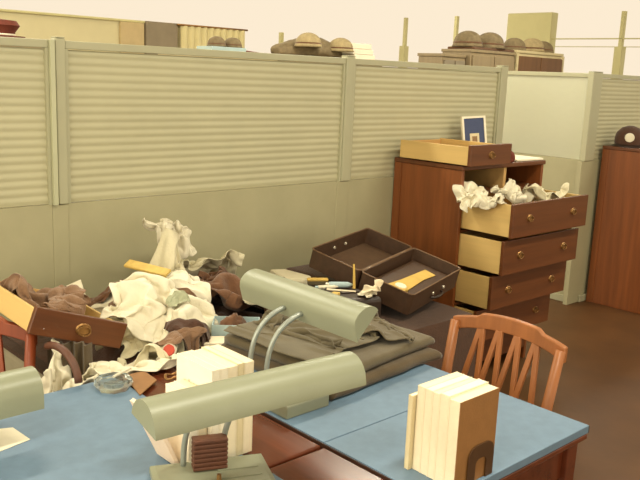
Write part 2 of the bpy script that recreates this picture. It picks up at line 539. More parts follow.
# framed picture on the dresser
t = thing('picture_frame', 'small white picture frame with a navy mat on the dresser top', 'picture', (3.865, 2.83, 1.194), (math.radians(-9), math.radians(-4), math.radians(-24)))
fw_, fh_ = 0.155, 0.225
fm = MB()
fm.box(-fw_ / 2, -fw_ / 2 + 0.012, -0.008, 0.008, 0, fh_)
fm.box(fw_ / 2 - 0.012, fw_ / 2, -0.008, 0.008, 0, fh_)
fm.box(-fw_ / 2 + 0.0121, fw_ / 2 - 0.0121, -0.008, 0.008, 0, 0.012)
fm.box(-fw_ / 2 + 0.0121, fw_ / 2 - 0.0121, -0.008, 0.008, fh_ - 0.012, fh_)
fm.build('frame', CREAM2, t)
box(-fw_ / 2 + 0.0125, fw_ / 2 - 0.0125, -0.003, 0.004, 0.0125, fh_ - 0.0125).build('mat_board', NAVY, t)
box(-0.03, 0.03, -0.0045, -0.0032, 0.05, 0.125).build('photo', CREAM3, t)
box(-0.016, 0.016, -0.0055, -0.0046, 0.06, 0.108).build('photo_picture', mat('photo_tone', (150, 112, 70), 0.5, 0.3, 80), t)
MB().bar((0, 0.006, 0.15), (0, 0.10, 0.012), 0.04, 0.004, (0, 1, 0.6)).build('easel_back', BROWNC, t)


# ---------------------------------------------------------------- desks
def leg_box(x, y, z1, parent):
    s = 0.024
    MB().add([(x - s * .7, y - s * .7, 0), (x + s * .7, y - s * .7, 0), (x + s * .7, y + s * .7, 0), (x - s * .7, y + s * .7, 0),
              (x - s, y - s, z1), (x + s, y - s, z1), (x + s, y + s, z1), (x - s, y + s, z1)],
             [(0, 3, 2, 1), (4, 5, 6, 7), (0, 1, 5, 4), (1, 2, 6, 5), (2, 3, 7, 6), (3, 0, 4, 7)]).build('leg', REDWOOD, parent, bevel=0.003)


def desk(label, xa, xb, rail_a, rail_b, ya, yb, seam, seat_side):
    """blue top from xa to xb, red wood rear rail from rail_a to rail_b"""
    ox, oy = (xa + xb) / 2, (ya + yb) / 2
    t = thing('desk', label, 'desk', (ox, oy, 0))
    lo, hi = min(xa, rail_a) - ox, max(xb, rail_b) - ox
    box(lo + 0.003, hi - 0.003, ya - oy, yb - oy, 0.722, 0.7375).build('wood_top', REDWOOD, t, bevel=0.003)
    for a, b in ((ya, seam - 0.0012), (seam + 0.0012, yb)):
        box(xa - ox, xb - ox, a - oy, b - oy, 0.738, 0.76).build('blue_top', BLUE, t, bevel=0.002)
        if rail_b > rail_a:
            box(rail_a - ox, rail_b - ox, a - oy + 0.002, b - oy - 0.004, 0.738, 0.752).build('rear_rail', REDWOOD, t, bevel=0.006, seg=3)
    e = xa if abs(xa - rail_b) < 0.03 else xb
    for e_ in (xa, xb):
        s = -1 if e_ == xa else 1
        box(min(e_, e_ + s * 0.003) - ox, max(e_, e_ + s * 0.003) - ox, ya - oy, yb - oy, 0.7385, 0.757).build('edge_band', EDGE, t)
    for x in (lo + 0.04, hi - 0.04):
        for y in (ya - oy + 0.04, yb - oy - 0.04):
            leg_box(x, y, 0.7215, t)
    for y in (ya - oy + 0.03, yb - oy - 0.05):
        box(lo + 0.066, hi - 0.066, y, y + 0.02, 0.62, 0.7215).build('apron', REDWOOD, t)
    bx = hi - 0.05 if seat_side > 0 else lo + 0.03
    fx = bx + 0.02
    dw = box(bx, fx, ya - oy + 0.07, yb - oy - 0.07, 0.625, 0.7215).build('drawer_front', REDWOOD, t, bevel=0.003)
    kx = fx + 0.012 if seat_side > 0 else bx - 0.012
    MB().tube([(kx - 0.012 * seat_side, 0, 0.67), (kx + 0.012 * seat_side, 0, 0.67)], 0.012, 10).build('knob', BRASS, dw, smooth='auto')
    bx2 = lo + 0.03 if seat_side > 0 else hi - 0.05
    box(bx2, bx2 + 0.02, ya - oy + 0.07, yb - oy - 0.07, 0.40, 0.7215).build('modesty_panel', REDWOOD, t)
    return t


desk('blue-topped wooden desk carrying folded olive trousers and a row of cream books', 1.233, 1.845, 1.0455, 1.2295, 0.925, 1.943, 1.2755, 1)
desk('blue-topped wooden desk carrying the white books and a note sheet', 0.30, 1.042, 0.30, 0.30, 0.925, 1.943, 1.2755, -1)


# ---------------------------------------------------------------- chairs
def chair(label, loc, rz, m, back_w=0.47, top=0.835, lean=0.05):
    """dining style chair; local: back at y=0, seat towards +y, x across"""
    t = thing('lattice_chair', label, 'chair', loc, (0, 0, rz), 'lattice-backed desk chairs')
    hw = back_w / 2
    for s in (-1, 1):
        mb = MB()
        mb.tube([(s * (hw - 0.03), 0.05, 0.0), (s * (hw - 0.028), 0.02, 0.42), (s * (hw - 0.02), 0.0, 0.6), (s * (hw - 0.012), -lean, top - 0.015)],
                [0.016, 0.019, 0.018, 0.016], 8)
        mb.build('back_post', m, t, smooth=True)
        mb = MB()
        mb.tube([(s * (hw - 0.02), 0.42, 0.0), (s * (hw - 0.02), 0.42, 0.425)], [0.014, 0.02], 8)
        mb.build('front_leg', m, t, smooth=True)
    # crest rail: bowed, with a raised middle step
    n = 24
    prof_t, prof_b = [], []
    for i in range(n + 1):
        u = -1 + 2 * i / n
        z = top - 0.006 + 0.026 * (1 - u * u)
        if abs(u) < 0.56:
            z += 0.011
        prof_t.append((u * hw, z))
        prof_b.append((u * hw, top - 0.048 + 0.030 * (1 - u * u) - 0.006 * (abs(u) > 0.9)))
    vs, fs = [], []
    for i in range(n + 1):
        yb = -lean - 0.012 + 0.03 * (1 - (prof_t[i][0] / hw) ** 2) * -0.6
        for th in (-0.011, 0.011):
            vs.append((prof_t[i][0], yb + th, prof_t[i][1]))
            vs.append((prof_b[i][0], yb + th + 0.004, prof_b[i][1]))
    for i in range(n):
        a, b = i * 4, (i + 1) * 4
        fs += [(a, b, b + 1, a + 1), (a + 2, a + 3, b + 3, b + 2), (a, a + 2, b + 2, b), (a + 1, b + 1, b + 3, a + 3)]
    fs += [(0, 1, 3, 2), (n * 4, n * 4 + 2, n * 4 + 3, n * 4 + 1)]
    MB().add(vs, fs).build('crest_rail', m, t, bevel=0.003, smooth='auto')
    # lattice of inverted Vs
    tops = [-0.099, -0.033, 0.033, 0.099]
    zt, zb = top - 0.032, 0.615
    ytop, ybot = -lean - 0.02, -0.012
    for k, x in enumerate(tops):
        for s in (-1, 1):
            mb = MB()
            mb.bar((x + s * 0.004, ytop, zt + 0.016), (x + s * 0.033 * 1.02, ybot, zb), 0.017, 0.013, (0, -1, 0.12))
            mb.build('lattice_slat', m, t, bevel=0.002)
    MB().bar((-hw + 0.03, ybot + 0.004, 0.605), (hw - 0.03, ybot + 0.004, 0.605), 0.03, 0.016, (0, -1, 0.1)).build('lower_rail', m, t, bevel=0.003)
    MB().prism([(-hw + 0.01, 0.02), (hw - 0.01, 0.02), (hw + 0.005, 0.44), (-hw - 0.005, 0.44)], 0.43, 0.465, 'z').build('seat', BROWNB, t, bevel=0.012, seg=3)
    for x in (-hw + 0.02, hw - 0.02):
        box(x - 0.01, x + 0.01, 0.06, 0.40, 0.37, 0.429).build('seat_rail', m, t, bevel=0.002)
        box(x - 0.007, x + 0.007, 0.06, 0.40, 0.15, 0.175).build('stretcher', m, t, bevel=0.002)
    box(-hw + 0.04, hw - 0.04, 0.41, 0.43, 0.37, 0.429).build('seat_rail', m, t, bevel=0.002)
    return t


chair('light brown wooden chair with zigzag lattice back drawn up to the blue desk', (2.015, 1.345, 0), PI / 2 + math.radians(2), CHAIRW, back_w=0.405, top=0.862, lean=0.055)
chair('red-brown wooden chair with a tipped drawer resting on its back', (0.745, 2.325, 0), math.radians(137), CHAIRR, back_w=0.44, top=0.855, lean=0.03)


# ---------------------------------------------------------------- desk lamps
def hood_profile(w, h, lip, n=12):
    """outer profile of the hood in (across, up): straight lip, then rounded over; local origin at the low lip"""
    pts = [(0.0, 0.0), (0.0, lip)]
    for i in range(1, n + 1):
        a = PI * 0.93 - PI * 0.86 * i / n
        pts.append((w / 2 + w / 2 * math.cos(a), lip + (h - lip) * math.sin(a)))
    return pts


def lamp_hood(name, prof, L, M, parent, m):
    """prof across (local x), up (z), swept along local y 0..L; thin shell with end caps"""
    th = 0.0025
    c = (sum(p[0] for p in prof) / len(prof), sum(p[1] for p in prof) / len(prof))
    inner = [(p[0] + (c[0] - p[0]) * 0.05, p[1] + (c[1] - p[1]) * 0.05) for p in prof]
    n = len(prof)
    vs = [(p[0], y, p[1]) for y in (0, L) for p in prof] + [(p[0], y, p[1]) for y in (0.003, L - 0.003) for p in inner]
    fs = [(i, i + 1, n + i + 1, n + i) for i in range(n - 1)]
    fs += [(2 * n + i, 3 * n + i, 3 * n + i + 1, 2 * n + i + 1) for i in range(n - 1)]
    fs += [(0, n, 3 * n, 2 * n), (n - 1, 3 * n - 1, 4 * n - 1, 2 * n - 1)]
    fs += [tuple(range(n)), tuple(range(2 * n - 1, n - 1, -1)), tuple(range(3 * n - 1, 2 * n - 1, -1)), tuple(range(3 * n, 4 * n))]
    mb = MB().add([M @ Vector(p) for p in vs], fs)
    return mb.build(name, m, parent, smooth='auto')


def base_plate(parent, x0, x1, y0, y1, h, m, M=None):
    i = 0.012
    vs = [(x0, y0, 0), (x1, y0, 0), (x1, y1, 0), (x0, y1, 0), (x0, y0, h * .72), (x1, y0, h * .72), (x1, y1, h * .72), (x0, y1, h * .72),
          (x0 + i, y0 + i, h), (x1 - i, y0 + i, h), (x1 - i, y1 - i, h), (x0 + i, y1 - i, h)]
    fs = [(0, 3, 2, 1), (0, 1, 5, 4), (1, 2, 6, 5), (2, 3, 7, 6), (3, 0, 4, 7), (4, 5, 9, 8), (5, 6, 10, 9), (6, 7, 11, 10), (7, 4, 8, 11), (8, 9, 10, 11)]
    return MB().add(vs, fs).build('base', m, parent, bevel=0.003)


def arc_pts(p0, p1, p2, p3, n=14):
    out = []
    for i in range(n + 1):
        t = i / n
        a = (1 - t) ** 3
        b = 3 * t * (1 - t) ** 2
        c = 3 * t * t * (1 - t)
        d = t ** 3
        out.append(tuple(a * p0[k] + b * p1[k] + c * p2[k] + d * p3[k] for k in range(3)))
    return out


# lamp over the trousers: hood runs along y, arms arch over to +x
t = thing('desk_lamp', 'grey-green fluorescent desk lamp arching over the olive trousers', 'lamp', (1.315, 1.50, 0.76), (0, 0, 0), 'fluorescent desk lamps')
base_plate(t, -0.072, 0.075, -0.075, 0.105, 0.046, LAMPB)
hood_prof = hood_profile(0.088, 0.074, 0.042)
M = Matrix.Translation((0.045, -0.195, 0.216)) @ Matrix.Rotation(math.radians(-16), 4, 'Y')
hood = lamp_hood('lamp_hood', hood_prof, 0.465, M, t, LAMP)
MB().tube([(0.088, -0.17, 0.238), (0.088, 0.245, 0.238)], 0.011, 10).build('fluorescent_tube', CREAM2, hood, smooth=True)
for yy in (0.005, 0.075):
    MB().tube(arc_pts((-0.055, yy + 0.022, 0.03), (-0.066, yy + 0.03, 0.16), (-0.04, yy + 0.01, 0.225), (0.044, yy, 0.243)), 0.0068, 10).build('arm', CHROME, t, smooth=True)
MB().tube([(0.03, -0.03, 0.04), (0.03, -0.03, 0.058)], [0.007, 0.005], 10).build('switch_knob', BRASS, t, smooth='auto')

# lamp in front of the white books: hood runs along x
t = thing('desk_lamp', 'grey-green fluorescent desk lamp with brown ribbed block between its arms', 'lamp', (0.922, 1.295, 0.76), (0, 0, math.radians(-24)), 'fluorescent desk lamps')
base_plate(t, -0.125, 0.125, -0.085, 0.06, 0.022, LAMPB)
for yy in (-0.045, -0.01):
    box(0.01, 0.10, yy, yy + 0.004, 0.0222, 0.0245).build('base_rib', LAMPB, t)
hr = math.radians(24 - 5)
Mh = Matrix.Rotation(hr, 4, 'Z')
# sweep along local -x : rotate the hood profile so that 'across' looks to +y of the lamp
M = Mh @ Matrix.Translation((-0.222, -0.185, 0.222)) @ Matrix.Rotation(-PI / 2, 4, 'Z') @ Matrix.Scale(-1, 4, (1, 0, 0))
hood = lamp_hood('lamp_hood', hood_profile(0.100, 0.058, 0.004), 0.485, M, t, LAMP)
MB().tube([Mh @ Vector((-0.19, -0.13, 0.24)), Mh @ Vector((0.26, -0.13, 0.24))], 0.011, 10).build('fluorescent_tube', CREAM2, hood, smooth=True)
for xx in (-0.055, 0.03):
    e = Mh @ Vector((xx + 0.02, -0.115, 0.258))
    MB().tube(arc_pts((xx, 0.035, 0.02), (xx, 0.036, 0.10), (xx, -0.01, 0.165), tuple(e)), 0.0066, 10).build('arm', CHROME, t, smooth=True)
MB().tube([(0.005, -0.052, 0.02), (0.005, -0.052, 0.038)], [0.006, 0.0045], 10).build('switch_knob', BRASS, t, smooth='auto')

# lamp whose hood end is seen by the red-brown chair
t = thing('desk_lamp', 'grey-green fluorescent desk lamp beside the red-brown chair and note sheet', 'lamp', (0.50, 1.72, 0.76), (0, 0, 0), 'fluorescent desk lamps')
base_plate(t, -0.12, 0.12, -0.02, 0.10, 0.022, LAMPB)
M = Matrix.Translation((-0.27, -0.05, 0.085)) @ Matrix.Rotation(-PI / 2, 4, 'Z') @ Matrix.Scale(-1, 4, (1, 0, 0))
hood = lamp_hood('lamp_hood', hood_profile(0.105, 0.085, 0.035), 0.49, M, t, LAMP)
MB().tube([(-0.24, 0, 0.105), (0.20, 0, 0.105)], 0.011, 10).build('fluorescent_tube', CREAM2, hood, smooth=True)
for xx in (-0.04, 0.04):
    MB().tube(arc_pts((xx, 0.08, 0.02), (xx, 0.12, 0.10), (xx, 0.10, 0.14), (xx, 0.03, 0.158)), 0.0066, 10).build('arm', CHROME, t, smooth=True)

bb = thing('ribbed_block', 'dark brown ribbed block standing between the lamp arms', 'block', (0.9225, 1.3045, 0.783), (0, 0, math.radians(-24)))
box(-0.034, 0.034, -0.012, 0.012, 0, 0.072).build('core', BROWNB, bb, bevel=0.002)
for i in range(7):
    box(-0.037, 0.037, -0.0155, 0.0155, 0.002 + i * 0.0102, 0.0095 + i * 0.0102).build('rib', BROWNB, bb, bevel=0.002)


# ---------------------------------------------------------------- books
def book(name, label, cat, loc, rz, thick, depth, height, cover, page, group, tilt=0.0, pages_left=False):
    """standing book: thickness along local x, spine at -y, fore edge at +y"""
    t = thing(name, label, cat, loc, (0, tilt, rz), group)
    c = min(0.0018, thick * 0.12)
    box(0, c, 0, depth, 0, height).build('cover', cover, t)
    box(thick - c, thick, 0, depth, 0, height).build('cover', cover, t)
    box(c + 0.0002, thick - c - 0.0002, 0, 0.0025, 0, height).build('spine', cover, t, bevel=0.001)
    box(c + 0.0002, thick - c - 0.0002, 0.0028, depth - 0.001, 0.0006, height - 0.0007).build('pages', page, t)
    return t


# white books on the left desk, spines to the front
x = 0.955
hs = [0.022, 0.02, 0.026, 0.018, 0.026]
lab = ['white paperback with faint lettering on its cover, outermost of the row behind the lamp', 'white paperback second in the row behind the front lamp',
       'cream paperback in the middle of the row behind the front lamp', 'yellowed paperback fourth in the row behind the front lamp',
       'cream paperback at the end of the row beside the red wood strip']
cv = [CREAM2, CREAM2, CREAM, CREAM3, CREAM]
for i, th in enumerate(hs):
    b = book('paperback_book', lab[i], 'book', (x, 1.345, 0.7605 if x + th < 1.042 else 0.7605), 0, th, 0.14 + 0.003 * (i % 2), 0.222 - 0.0012 * (i % 3), cv[i], CREAM, 'white paperbacks behind the lamp')
    x += th + 0.0006
    if i == 0:
        INK = mat('grey_ink', (214, 196, 168), 0.8, 0.05, 40)
        cvr = [c for c in b.children if c.name.startswith('cover')][0]
        for kk, (ly, lz, hh) in enumerate(((0.088, 0.158, 0.018), (0.078, 0.150, 0.010), (0.068, 0.156, 0.016), (0.058, 0.156, 0.016), (0.048, 0.15, 0.01))):
            box(-0.0005, -0.0001, ly - 0.003, ly + 0.003, lz, lz + hh).build('letter', INK, cvr)
x = 0.902
for i, th in enumerate((0.024, 0.025)):
    book('paperback_book', ('short white paperback standing free behind the front lamp', 'short cream paperback beside the tall row behind the lamp')[i], 'book',
         (x, 1.352 + 0.006 * i, 0.7605), 0, th, 0.095, 0.174 - 0.002 * (i == 1), (CREAM2, CREAM)[i], CREAM, 'white paperbacks behind the lamp')
    x += th + 0.0012
book('pink_booklet', 'pale pink booklet leaning on the short white paperbacks', 'book', (0.888, 1.375, 0.7645), 0, 0.009, 0.085, 0.162, PINKP, CREAM, 'white paperbacks behind the lamp', tilt=math.radians(-25))

# cream books on the right desk, covers perpendicular to y, spines towards -x; with bookends
y = 0.907
ths = [0.030, 0.026, 0.020, 0.022, 0.02]
lab = ['cream book with a brown cover standing against the dark bookend', 'thick cream book next to the brown-covered one', 'cream book in the middle of the row on the blue desk',
       'cream book fourth from the dark bookend on the blue desk', 'cream book last of the tall ones on the blue desk']
for i, th in enumerate(ths):
    b = book('cream_book', lab[i], 'book', (1.268 + 0.001 * i, y + 0.03, 0.7605), 0, th, 0.138, 0.2 + 0.004 * (i == 1), CREAM, CREAM2 if i % 2 else CREAM, 'cream books on the right desk')
    b.rotation_euler = (0, 0, -PI / 2 + 0.0)
    b.location = (1.296 + 0.001 * i, y + th + 0.028, 0.7605)
    # local x -> -y world ; local y -> +x world
    if i == 0:
        for c in b.children:
            if c.name.startswith('cover') and c.data.vertices[0].co.x > 0.01:
                c.data.materials.clear()
                c.data.materials.append(BROWNC)
    y += th + 0.0006
b = book('cream_book', 'thin short cream booklet behind the tall cream books', 'book', (1.288, y + 0.014 + 0.028, 0.7605), -PI / 2, 0.012, 0.13, 0.176, CREAM3, CREAM2, 'cream books on the right desk')
y2 = y + 0.014 + 0.03


def bookend(label, yface, sgn, m, x0, w):
    t = thing('bookend', label, 'bookend', (x0, yface, 0.7605), (0, 0, 0), 'bookends')
    pts = []
    h, r = 0.085, 0.028
    outer = [(0, 0)] + [(0, h - r)] + [(r - r * math.cos(a * PI / 16), h - r + r * math.sin(a * PI / 16)) for a in range(1, 9)] + \
            [(w - r + r * math.sin(a * PI / 16), h - r + r * math.cos(a * PI / 16)) for a in range(0, 9)] + [(w, 0)]
    g = 0.026
    h2, r2 = 0.052, 0.014
    inner = [(g, 0)] + [(g, h2 - r2)] + [(g + r2 - r2 * math.cos(a * PI / 16), h2 - r2 + r2 * math.sin(a * PI / 16)) for a in range(1, 9)] + \
            [(w - g - r2 + r2 * math.sin(a * PI / 16), h2 - r2 + r2 * math.cos(a * PI / 16)) for a in range(0, 9)] + [(w - g, 0)]
    n = len(outer)
    vs = [(p[0], 0, p[1]) for p in outer] + [(p[0], 0, p[1]) for p in inner] + [(p[0], 0.0025, p[1]) for p in outer] + [(p[0], 0.0025, p[1]) for p in inner]
    fs = []
    for i in range(n - 1):
        fs += [(i, i + 1, n + i + 1, n + i), (2 * n + i, 3 * n + i, 3 * n + i + 1, 2 * n + i + 1), (i, 2 * n + i, 2 * n + i + 1, i + 1), (n + i, n + i + 1, 3 * n + i + 1, 3 * n + i)]
    fs += [(0, n, 3 * n, 2 * n), (n - 1, 3 * n - 1, 4 * n - 1, 2 * n - 1)]
    MB().add(vs, fs).build('upright', m, t)
    return t


bookend('dark arched metal bookend against the brown book cover', 0.9305, 1, ENDM, 1.335, 0.092)
bookend('dark metal bookend behind the thin cream booklet', y2 - 0.0014, 1, ENDM, 1.30, 0.10)


# ---------------------------------------------------------------- bed
bt = thing('bed', 'low bed with a dark brown blanket under the heap of clothes', 'bed', (1.965, 2.45, 0))
box(-0.90, 0.84, -0.44, 0.44, 0.30, 0.40).build('bed_frame', IRON, bt, bevel=0.01)
box(-0.89, 0.83, -0.45, 0.45, 0.405, 0.60).build('mattress', SHEET, bt, bevel=0.04, seg=4)
MB().prism([(-0.48, 0.2), (-0.475, 0.56), (-0.44, 0.615), (-0.3, 0.62), (0.3, 0.62), (0.44, 0.615), (0.472, 0.56), (0.475, 0.25),
            (0.462, 0.25), (0.46, 0.55), (0.43, 0.603), (-0.43, 0.603), (-0.463, 0.55), (-0.465, 0.2)], -0.91, 0.85, 'x').build('blanket', BLANKET, bt, smooth='auto')
for x in (-0.85, 0.79):
    for yy in (-0.4, 0.4):
        box(x - 0.02, x + 0.02, yy - 0.02, yy + 0.02, 0, 0.2995).build('leg', IRON, bt, bevel=0.003)

# ---------------------------------------------------------------- cloth: a small position-based simulation over a height map
HX0, HY0, HR = 0.45, 1.15, 0.0125
HNX, HNY = 230, 152
hm = np.full((HNX, HNY), 0.40)
gx = HX0 + (np.arange(HNX) + 0.5) * HR
gy = HY0 + (np.arange(HNY) + 0.5) * HR
GX, GY = np.meshgrid(gx, gy, indexing='ij')
hm[(GX > 1.05) & (GX < 2.82) & (GY > 1.97) & (GY < 2.93)] = 0.622
hm[(GY < 1.945) & (GX < 1.85)] = 0.7605
hm[GY > 2.94] = 1.9
# the base of the heap: a lumpy dark blanket bundle lying on the bed
MC = [(1.48, 2.50, 0.26, 0.22, 0.14), (1.76, 2.68, 0.22, 0.20, 0.10), (1.30, 2.28, 0.15, 0.20, 0.08), (1.72, 2.28, 0.26, 0.15, 0.06)]


def mound(x, y):
    z = 0.0
    for cx, cy, sx, sy, h in MC:
        z = z + h * np.exp(-((x - cx) / sx) ** 2 - ((y - cy) / sy) ** 2)
    return z


n1, n2 = 70, 60
vs, fs = [], []
X0, X1, Y0, Y1 = 1.09, 2.12, 1.995, 2.90
for i in range(n1):
    for j in range(n2):
        x = X0 + (X1 - X0) * i / (n1 - 1)
        y = Y0 + (Y1 - Y0) * j / (n2 - 1)
        e = min(i, n1 - 1 - i, j, n2 - 1 - j) / 8.0
        e = min(1, e)
        r = 1 - abs(noise.fractal(Vector((x * 5, y * 7, 3.1)), 0.8, 2.0, 3))
        z = 0.623 + (float(mound(x, y)) + 0.045 * r) * e
        vs.append((x, y, z))
for i in range(n1 - 1):
    for j in range(n2 - 1):
        fs.append((i * n2 + j, (i + 1) * n2 + j, (i + 1) * n2 + j + 1, i * n2 + j + 1))
k = len(vs)
vs += [(v[0], v[1], 0.6215) for v in vs]
fs += [tuple(q + k for q in reversed(f)) for f in fs]
ring = [i * n2 for i in range(n1)] + [(n1 - 1) * n2 + j for j in range(1, n2)] + [i * n2 + n2 - 1 for i in range(n1 - 2, -1, -1)] + [j for j in range(n2 - 2, 0, -1)]
fs += [(ring[q], ring[(q + 1) % len(ring)], k + ring[(q + 1) % len(ring)], k + ring[q]) for q in range(len(ring))]
o = MB().add(vs, fs).build('blanket_bundle', DBROWN, smooth=True)
tag(o, 'dark brown rumpled blanket bundle at the bottom of the clothes heap', 'blanket')
ii = (GX > X0) & (GX < X1) & (GY > Y0) & (GY < Y1)
hm[ii] = np.maximum(hm[ii], 0.623 + mound(GX, GY)[ii] + 0.045)


def cloth(name, label, cat, m, c, rz, L, squash, seed, n=44, z0=None, steps=46, group='clothes on the heap', lump=0.05, bend=0.5, thick=0.003, gravity=2.2, aniso=None):
    """one garment: a sheet L[0] x L[1], gathered by squash, dropped on the height map"""
    rs = np.random.RandomState(seed)
    nu = n
    nv = max(12, int(n * L[1] / L[0]))
    h = L[0] / (nu - 1)
    U, V = np.meshgrid((np.arange(nu) / (nu - 1) - 0.5) * L[0], (np.arange(nv) / (nv - 1) - 0.5) * L[1], indexing='ij')

    def wav(k0, k1, amp, nn=7):
        a = np.zeros_like(U)
        for _ in range(nn):
            ang = rs.uniform(0, 2 * PI) if aniso is None else rs.normal(0, aniso)
            kk = rs.uniform(k0, k1)
            a += np.sin((U * math.cos(ang) + V * math.sin(ang)) * kk + rs.uniform(0, 6.28)) * amp / math.sqrt(nn)
        return a
    Ui = U * squash[0] + wav(8, 18, 0.035)
    Vi = V * squash[1] + wav(8, 18, 0.035)
    ca, sa = math.cos(rz), math.sin(rz)
    P = np.zeros((nu, nv, 3))
    P[..., 0] = c[0] + Ui * ca - Vi * sa
    P[..., 1] = c[1] + Ui * sa + Vi * ca

    def ground(P):
        ix = np.clip(((P[..., 0] - HX0) / HR).astype(int), 0, HNX - 1)
        iy = np.clip(((P[..., 1] - HY0) / HR).astype(int), 0, HNY - 1)
        return hm[ix, iy]
    P[..., 1] = np.minimum(P[..., 1], 2.925)
    g = ground(P)
    g = np.minimum(g, np.median(g) + 0.14)
    P[..., 2] = np.maximum(g, (z0 or 0)) + 0.03 + np.abs(wav(14, 45, lump, 9)) + np.abs(wav(8, 16, lump * 0.8, 5))
    Vl = np.zeros_like(P)
    dt = 1 / 60.0
    hd = math.hypot(h, h)

    def con(A, B, r, k):
        d = B - A
        l = np.sqrt((d * d).sum(-1, keepdims=True)) + 1e-9
        cdl = d * (k * 0.5 * (l - r) / l)
        A += cdl
        B -= cdl

    def bendc(A, B, r, k):
        d = B - A
        l = np.sqrt((d * d).sum(-1, keepdims=True)) + 1e-9
        cdl = d * (k * 0.5 * np.minimum(l - r, 0) / l)
        A += cdl
        B -= cdl
    for st in range(steps):
        Vl[..., 2] -= gravity * dt
        Vl *= 0.88
        Q = P + Vl * dt
        for it in range(5):
            for s in (0, 1):
                e = nu - ((nu - s) % 2)
                con(Q[s:e:2], Q[s + 1:e:2], h, 0.9)
                e = nv - ((nv - s) % 2)
                con(Q[:, s:e:2], Q[:, s + 1:e:2], h, 0.9)
                e = nu - ((nu - s) % 2)
                con(Q[s:e:2, :-1], Q[s + 1:e:2, 1:], hd, 0.5)
                con(Q[s:e:2, 1:], Q[s + 1:e:2, :-1], hd, 0.5)
            bendc(Q[:-2][::1].copy() if False else Q[0:-2:4], Q[2::4][:Q[0:-2:4].shape[0]], 1.8 * h, bend)
            bendc(Q[1:-2:4], Q[3::4][:Q[1:-2:4].shape[0]], 1.8 * h, bend)
            bendc(Q[:, 0:-2:4], Q[:, 2::4][:, :Q[:, 0:-2:4].shape[1]], 1.8 * h, bend)
            bendc(Q[:, 1:-2:4], Q[:, 3::4][:, :Q[:, 1:-2:4].shape[1]], 1.8 * h, bend)
            Q[..., 1] = np.minimum(Q[..., 1], 2.935)
            g = ground(Q) + 0.004
            hit = Q[..., 2] < g
            wall = hit & (g - P[..., 2] > 0.07)
            hit &= ~wall
            # steep risers push back sideways instead of up
            Q[..., 2] = np.where(hit, np.minimum(g, np.maximum(P[..., 2], Q[..., 2]) + 0.02), Q[..., 2])
            fr_ = np.where(wall, 1.0, np.where(hit, 0.75, 0.0))[..., None]
            Q[..., :2] = Q[..., :2] * (1 - fr_) + P[..., :2] * fr_
        Vl = (Q - P) / dt
        P = Q
    g = ground(P) + 0.004
    P[..., 2] = np.where(g - P[..., 2] < 0.07, np.maximum(P[..., 2], g), P[..., 2])
    for _ in range(6):
        zp = np.pad(P[..., 2], 1, mode='edge')
        av = (zp[:-2, 1:-1] + zp[2:, 1:-1] + zp[1:-1, :-2] + zp[1:-1, 2:]) / 4
        P[..., 2] = np.clip(P[..., 2], av - 0.012, av + 0.012)
    vs = P.reshape(-1, 3)
    fs = [(i * nv + j, (i + 1) * nv + j, (i + 1) * nv + j + 1, i * nv + j + 1) for i in range(nu - 1) for j in range(nv - 1)]
    me = bpy.data.meshes.new(name)
    org = vs.mean(0)
    org[2] = vs[:, 2].min()
    me.from_pydata([tuple(v) for v in (vs - org)], [], fs)
    me.materials.append(m)
    for p in me.polygons:
        p.use_smooth = True
    ob = bpy.data.objects.new(name, me)
    ob.location = tuple(org)
    COL.objects.link(ob)
    ss = ob.modifiers.new('smooth', 'SMOOTH')
    ss.factor = 0.5
    ss.iterations = 2
    sm = ob.modifiers.new('solid', 'SOLIDIFY')
    sm.thickness = thick
    sm.offset = 1
    sb = ob.modifiers.new('subsurf', 'SUBSURF')
    sb.levels = 1
    sb.render_levels = 1
    # add to the height map
    for d in ((0, 0), (0.5, 0), (0, 0.5), (0.5, 0.5)):
        A = P[:-1, :-1] * (1 - d[0]) * (1 - d[1]) + P[1:, :-1] * d[0] * (1 - d[1]) + P[:-1, 1:] * (1 - d[0]) * d[1] + P[1:, 1:] * d[0] * d[1]
        ix = np.clip(((A[..., 0] - HX0) / HR).astype(int), 0, HNX - 1).ravel()
        iy = np.clip(((A[..., 1] - HY0) / HR).astype(int), 0, HNY - 1).ravel()
        np.maximum.at(hm, (ix, iy), A[..., 2].ravel() + 0.004)
    return tag(ob, label, cat, group)


A45 = math.radians(-43)


HEAP = hm


def top(x, y, r=0.02):
    hm, HX0, HY0 = HEAP, 0.45, 1.15
    ix0, ix1 = int((x - r - HX0) / HR), int((x + r - HX0) / HR) + 1
    iy0, iy1 = int((y - r - HY0) / HR), int((y + r - HY0) / HR) + 1
    return float(hm[ix0:ix1, iy0:iy1].max())


cloth('shirt', 'dark brown shirt lying behind the lamp hood end', 'shirt', DBROWN, (1.98, 2.46), 0.4, (0.5, 0.5), (0.66, 0.66), 12, lump=0.06, steps=30)
cloth('jacket', 'dark brown crumpled jacket beside the light blue box', 'jacket', BROWN, (1.77, 2.36), A45, (0.76, 0.62), (0.58, 0.58), 11, lump=0.11, steps=30, n=52)
cloth('towel', 'off-white crumpled towel against the partition above the brown jacket', 'towel', WHITE2, (1.90, 2.74), A45 + 0.3, (0.42, 0.36), (0.55, 0.5), 14, lump=0.10, steps=20)
cloth('towel', 'white bunched towel at the peak of the heap', 'towel', WHITE, (1.70, 2.70), 0.2, (0.42, 0.36), (0.36, 0.42), 15, lump=0.16, steps=17)
cloth('undershirt', 'white undershirt with a long sleeve spread behind the taupe sock', 'shirt', WHITE, (1.40, 2.46), A45 + 0.05, (0.66, 0.40), (0.72, 0.5), 13, lump=0.06, steps=30, n=52)
cloth('undershirt', 'off-white undershirt lying below the peak of the heap', 'shirt', WHITE2, (1.56, 2.58), A45 + 0.5, (0.42, 0.34), (0.55, 0.5), 26, lump=0.06, steps=28)
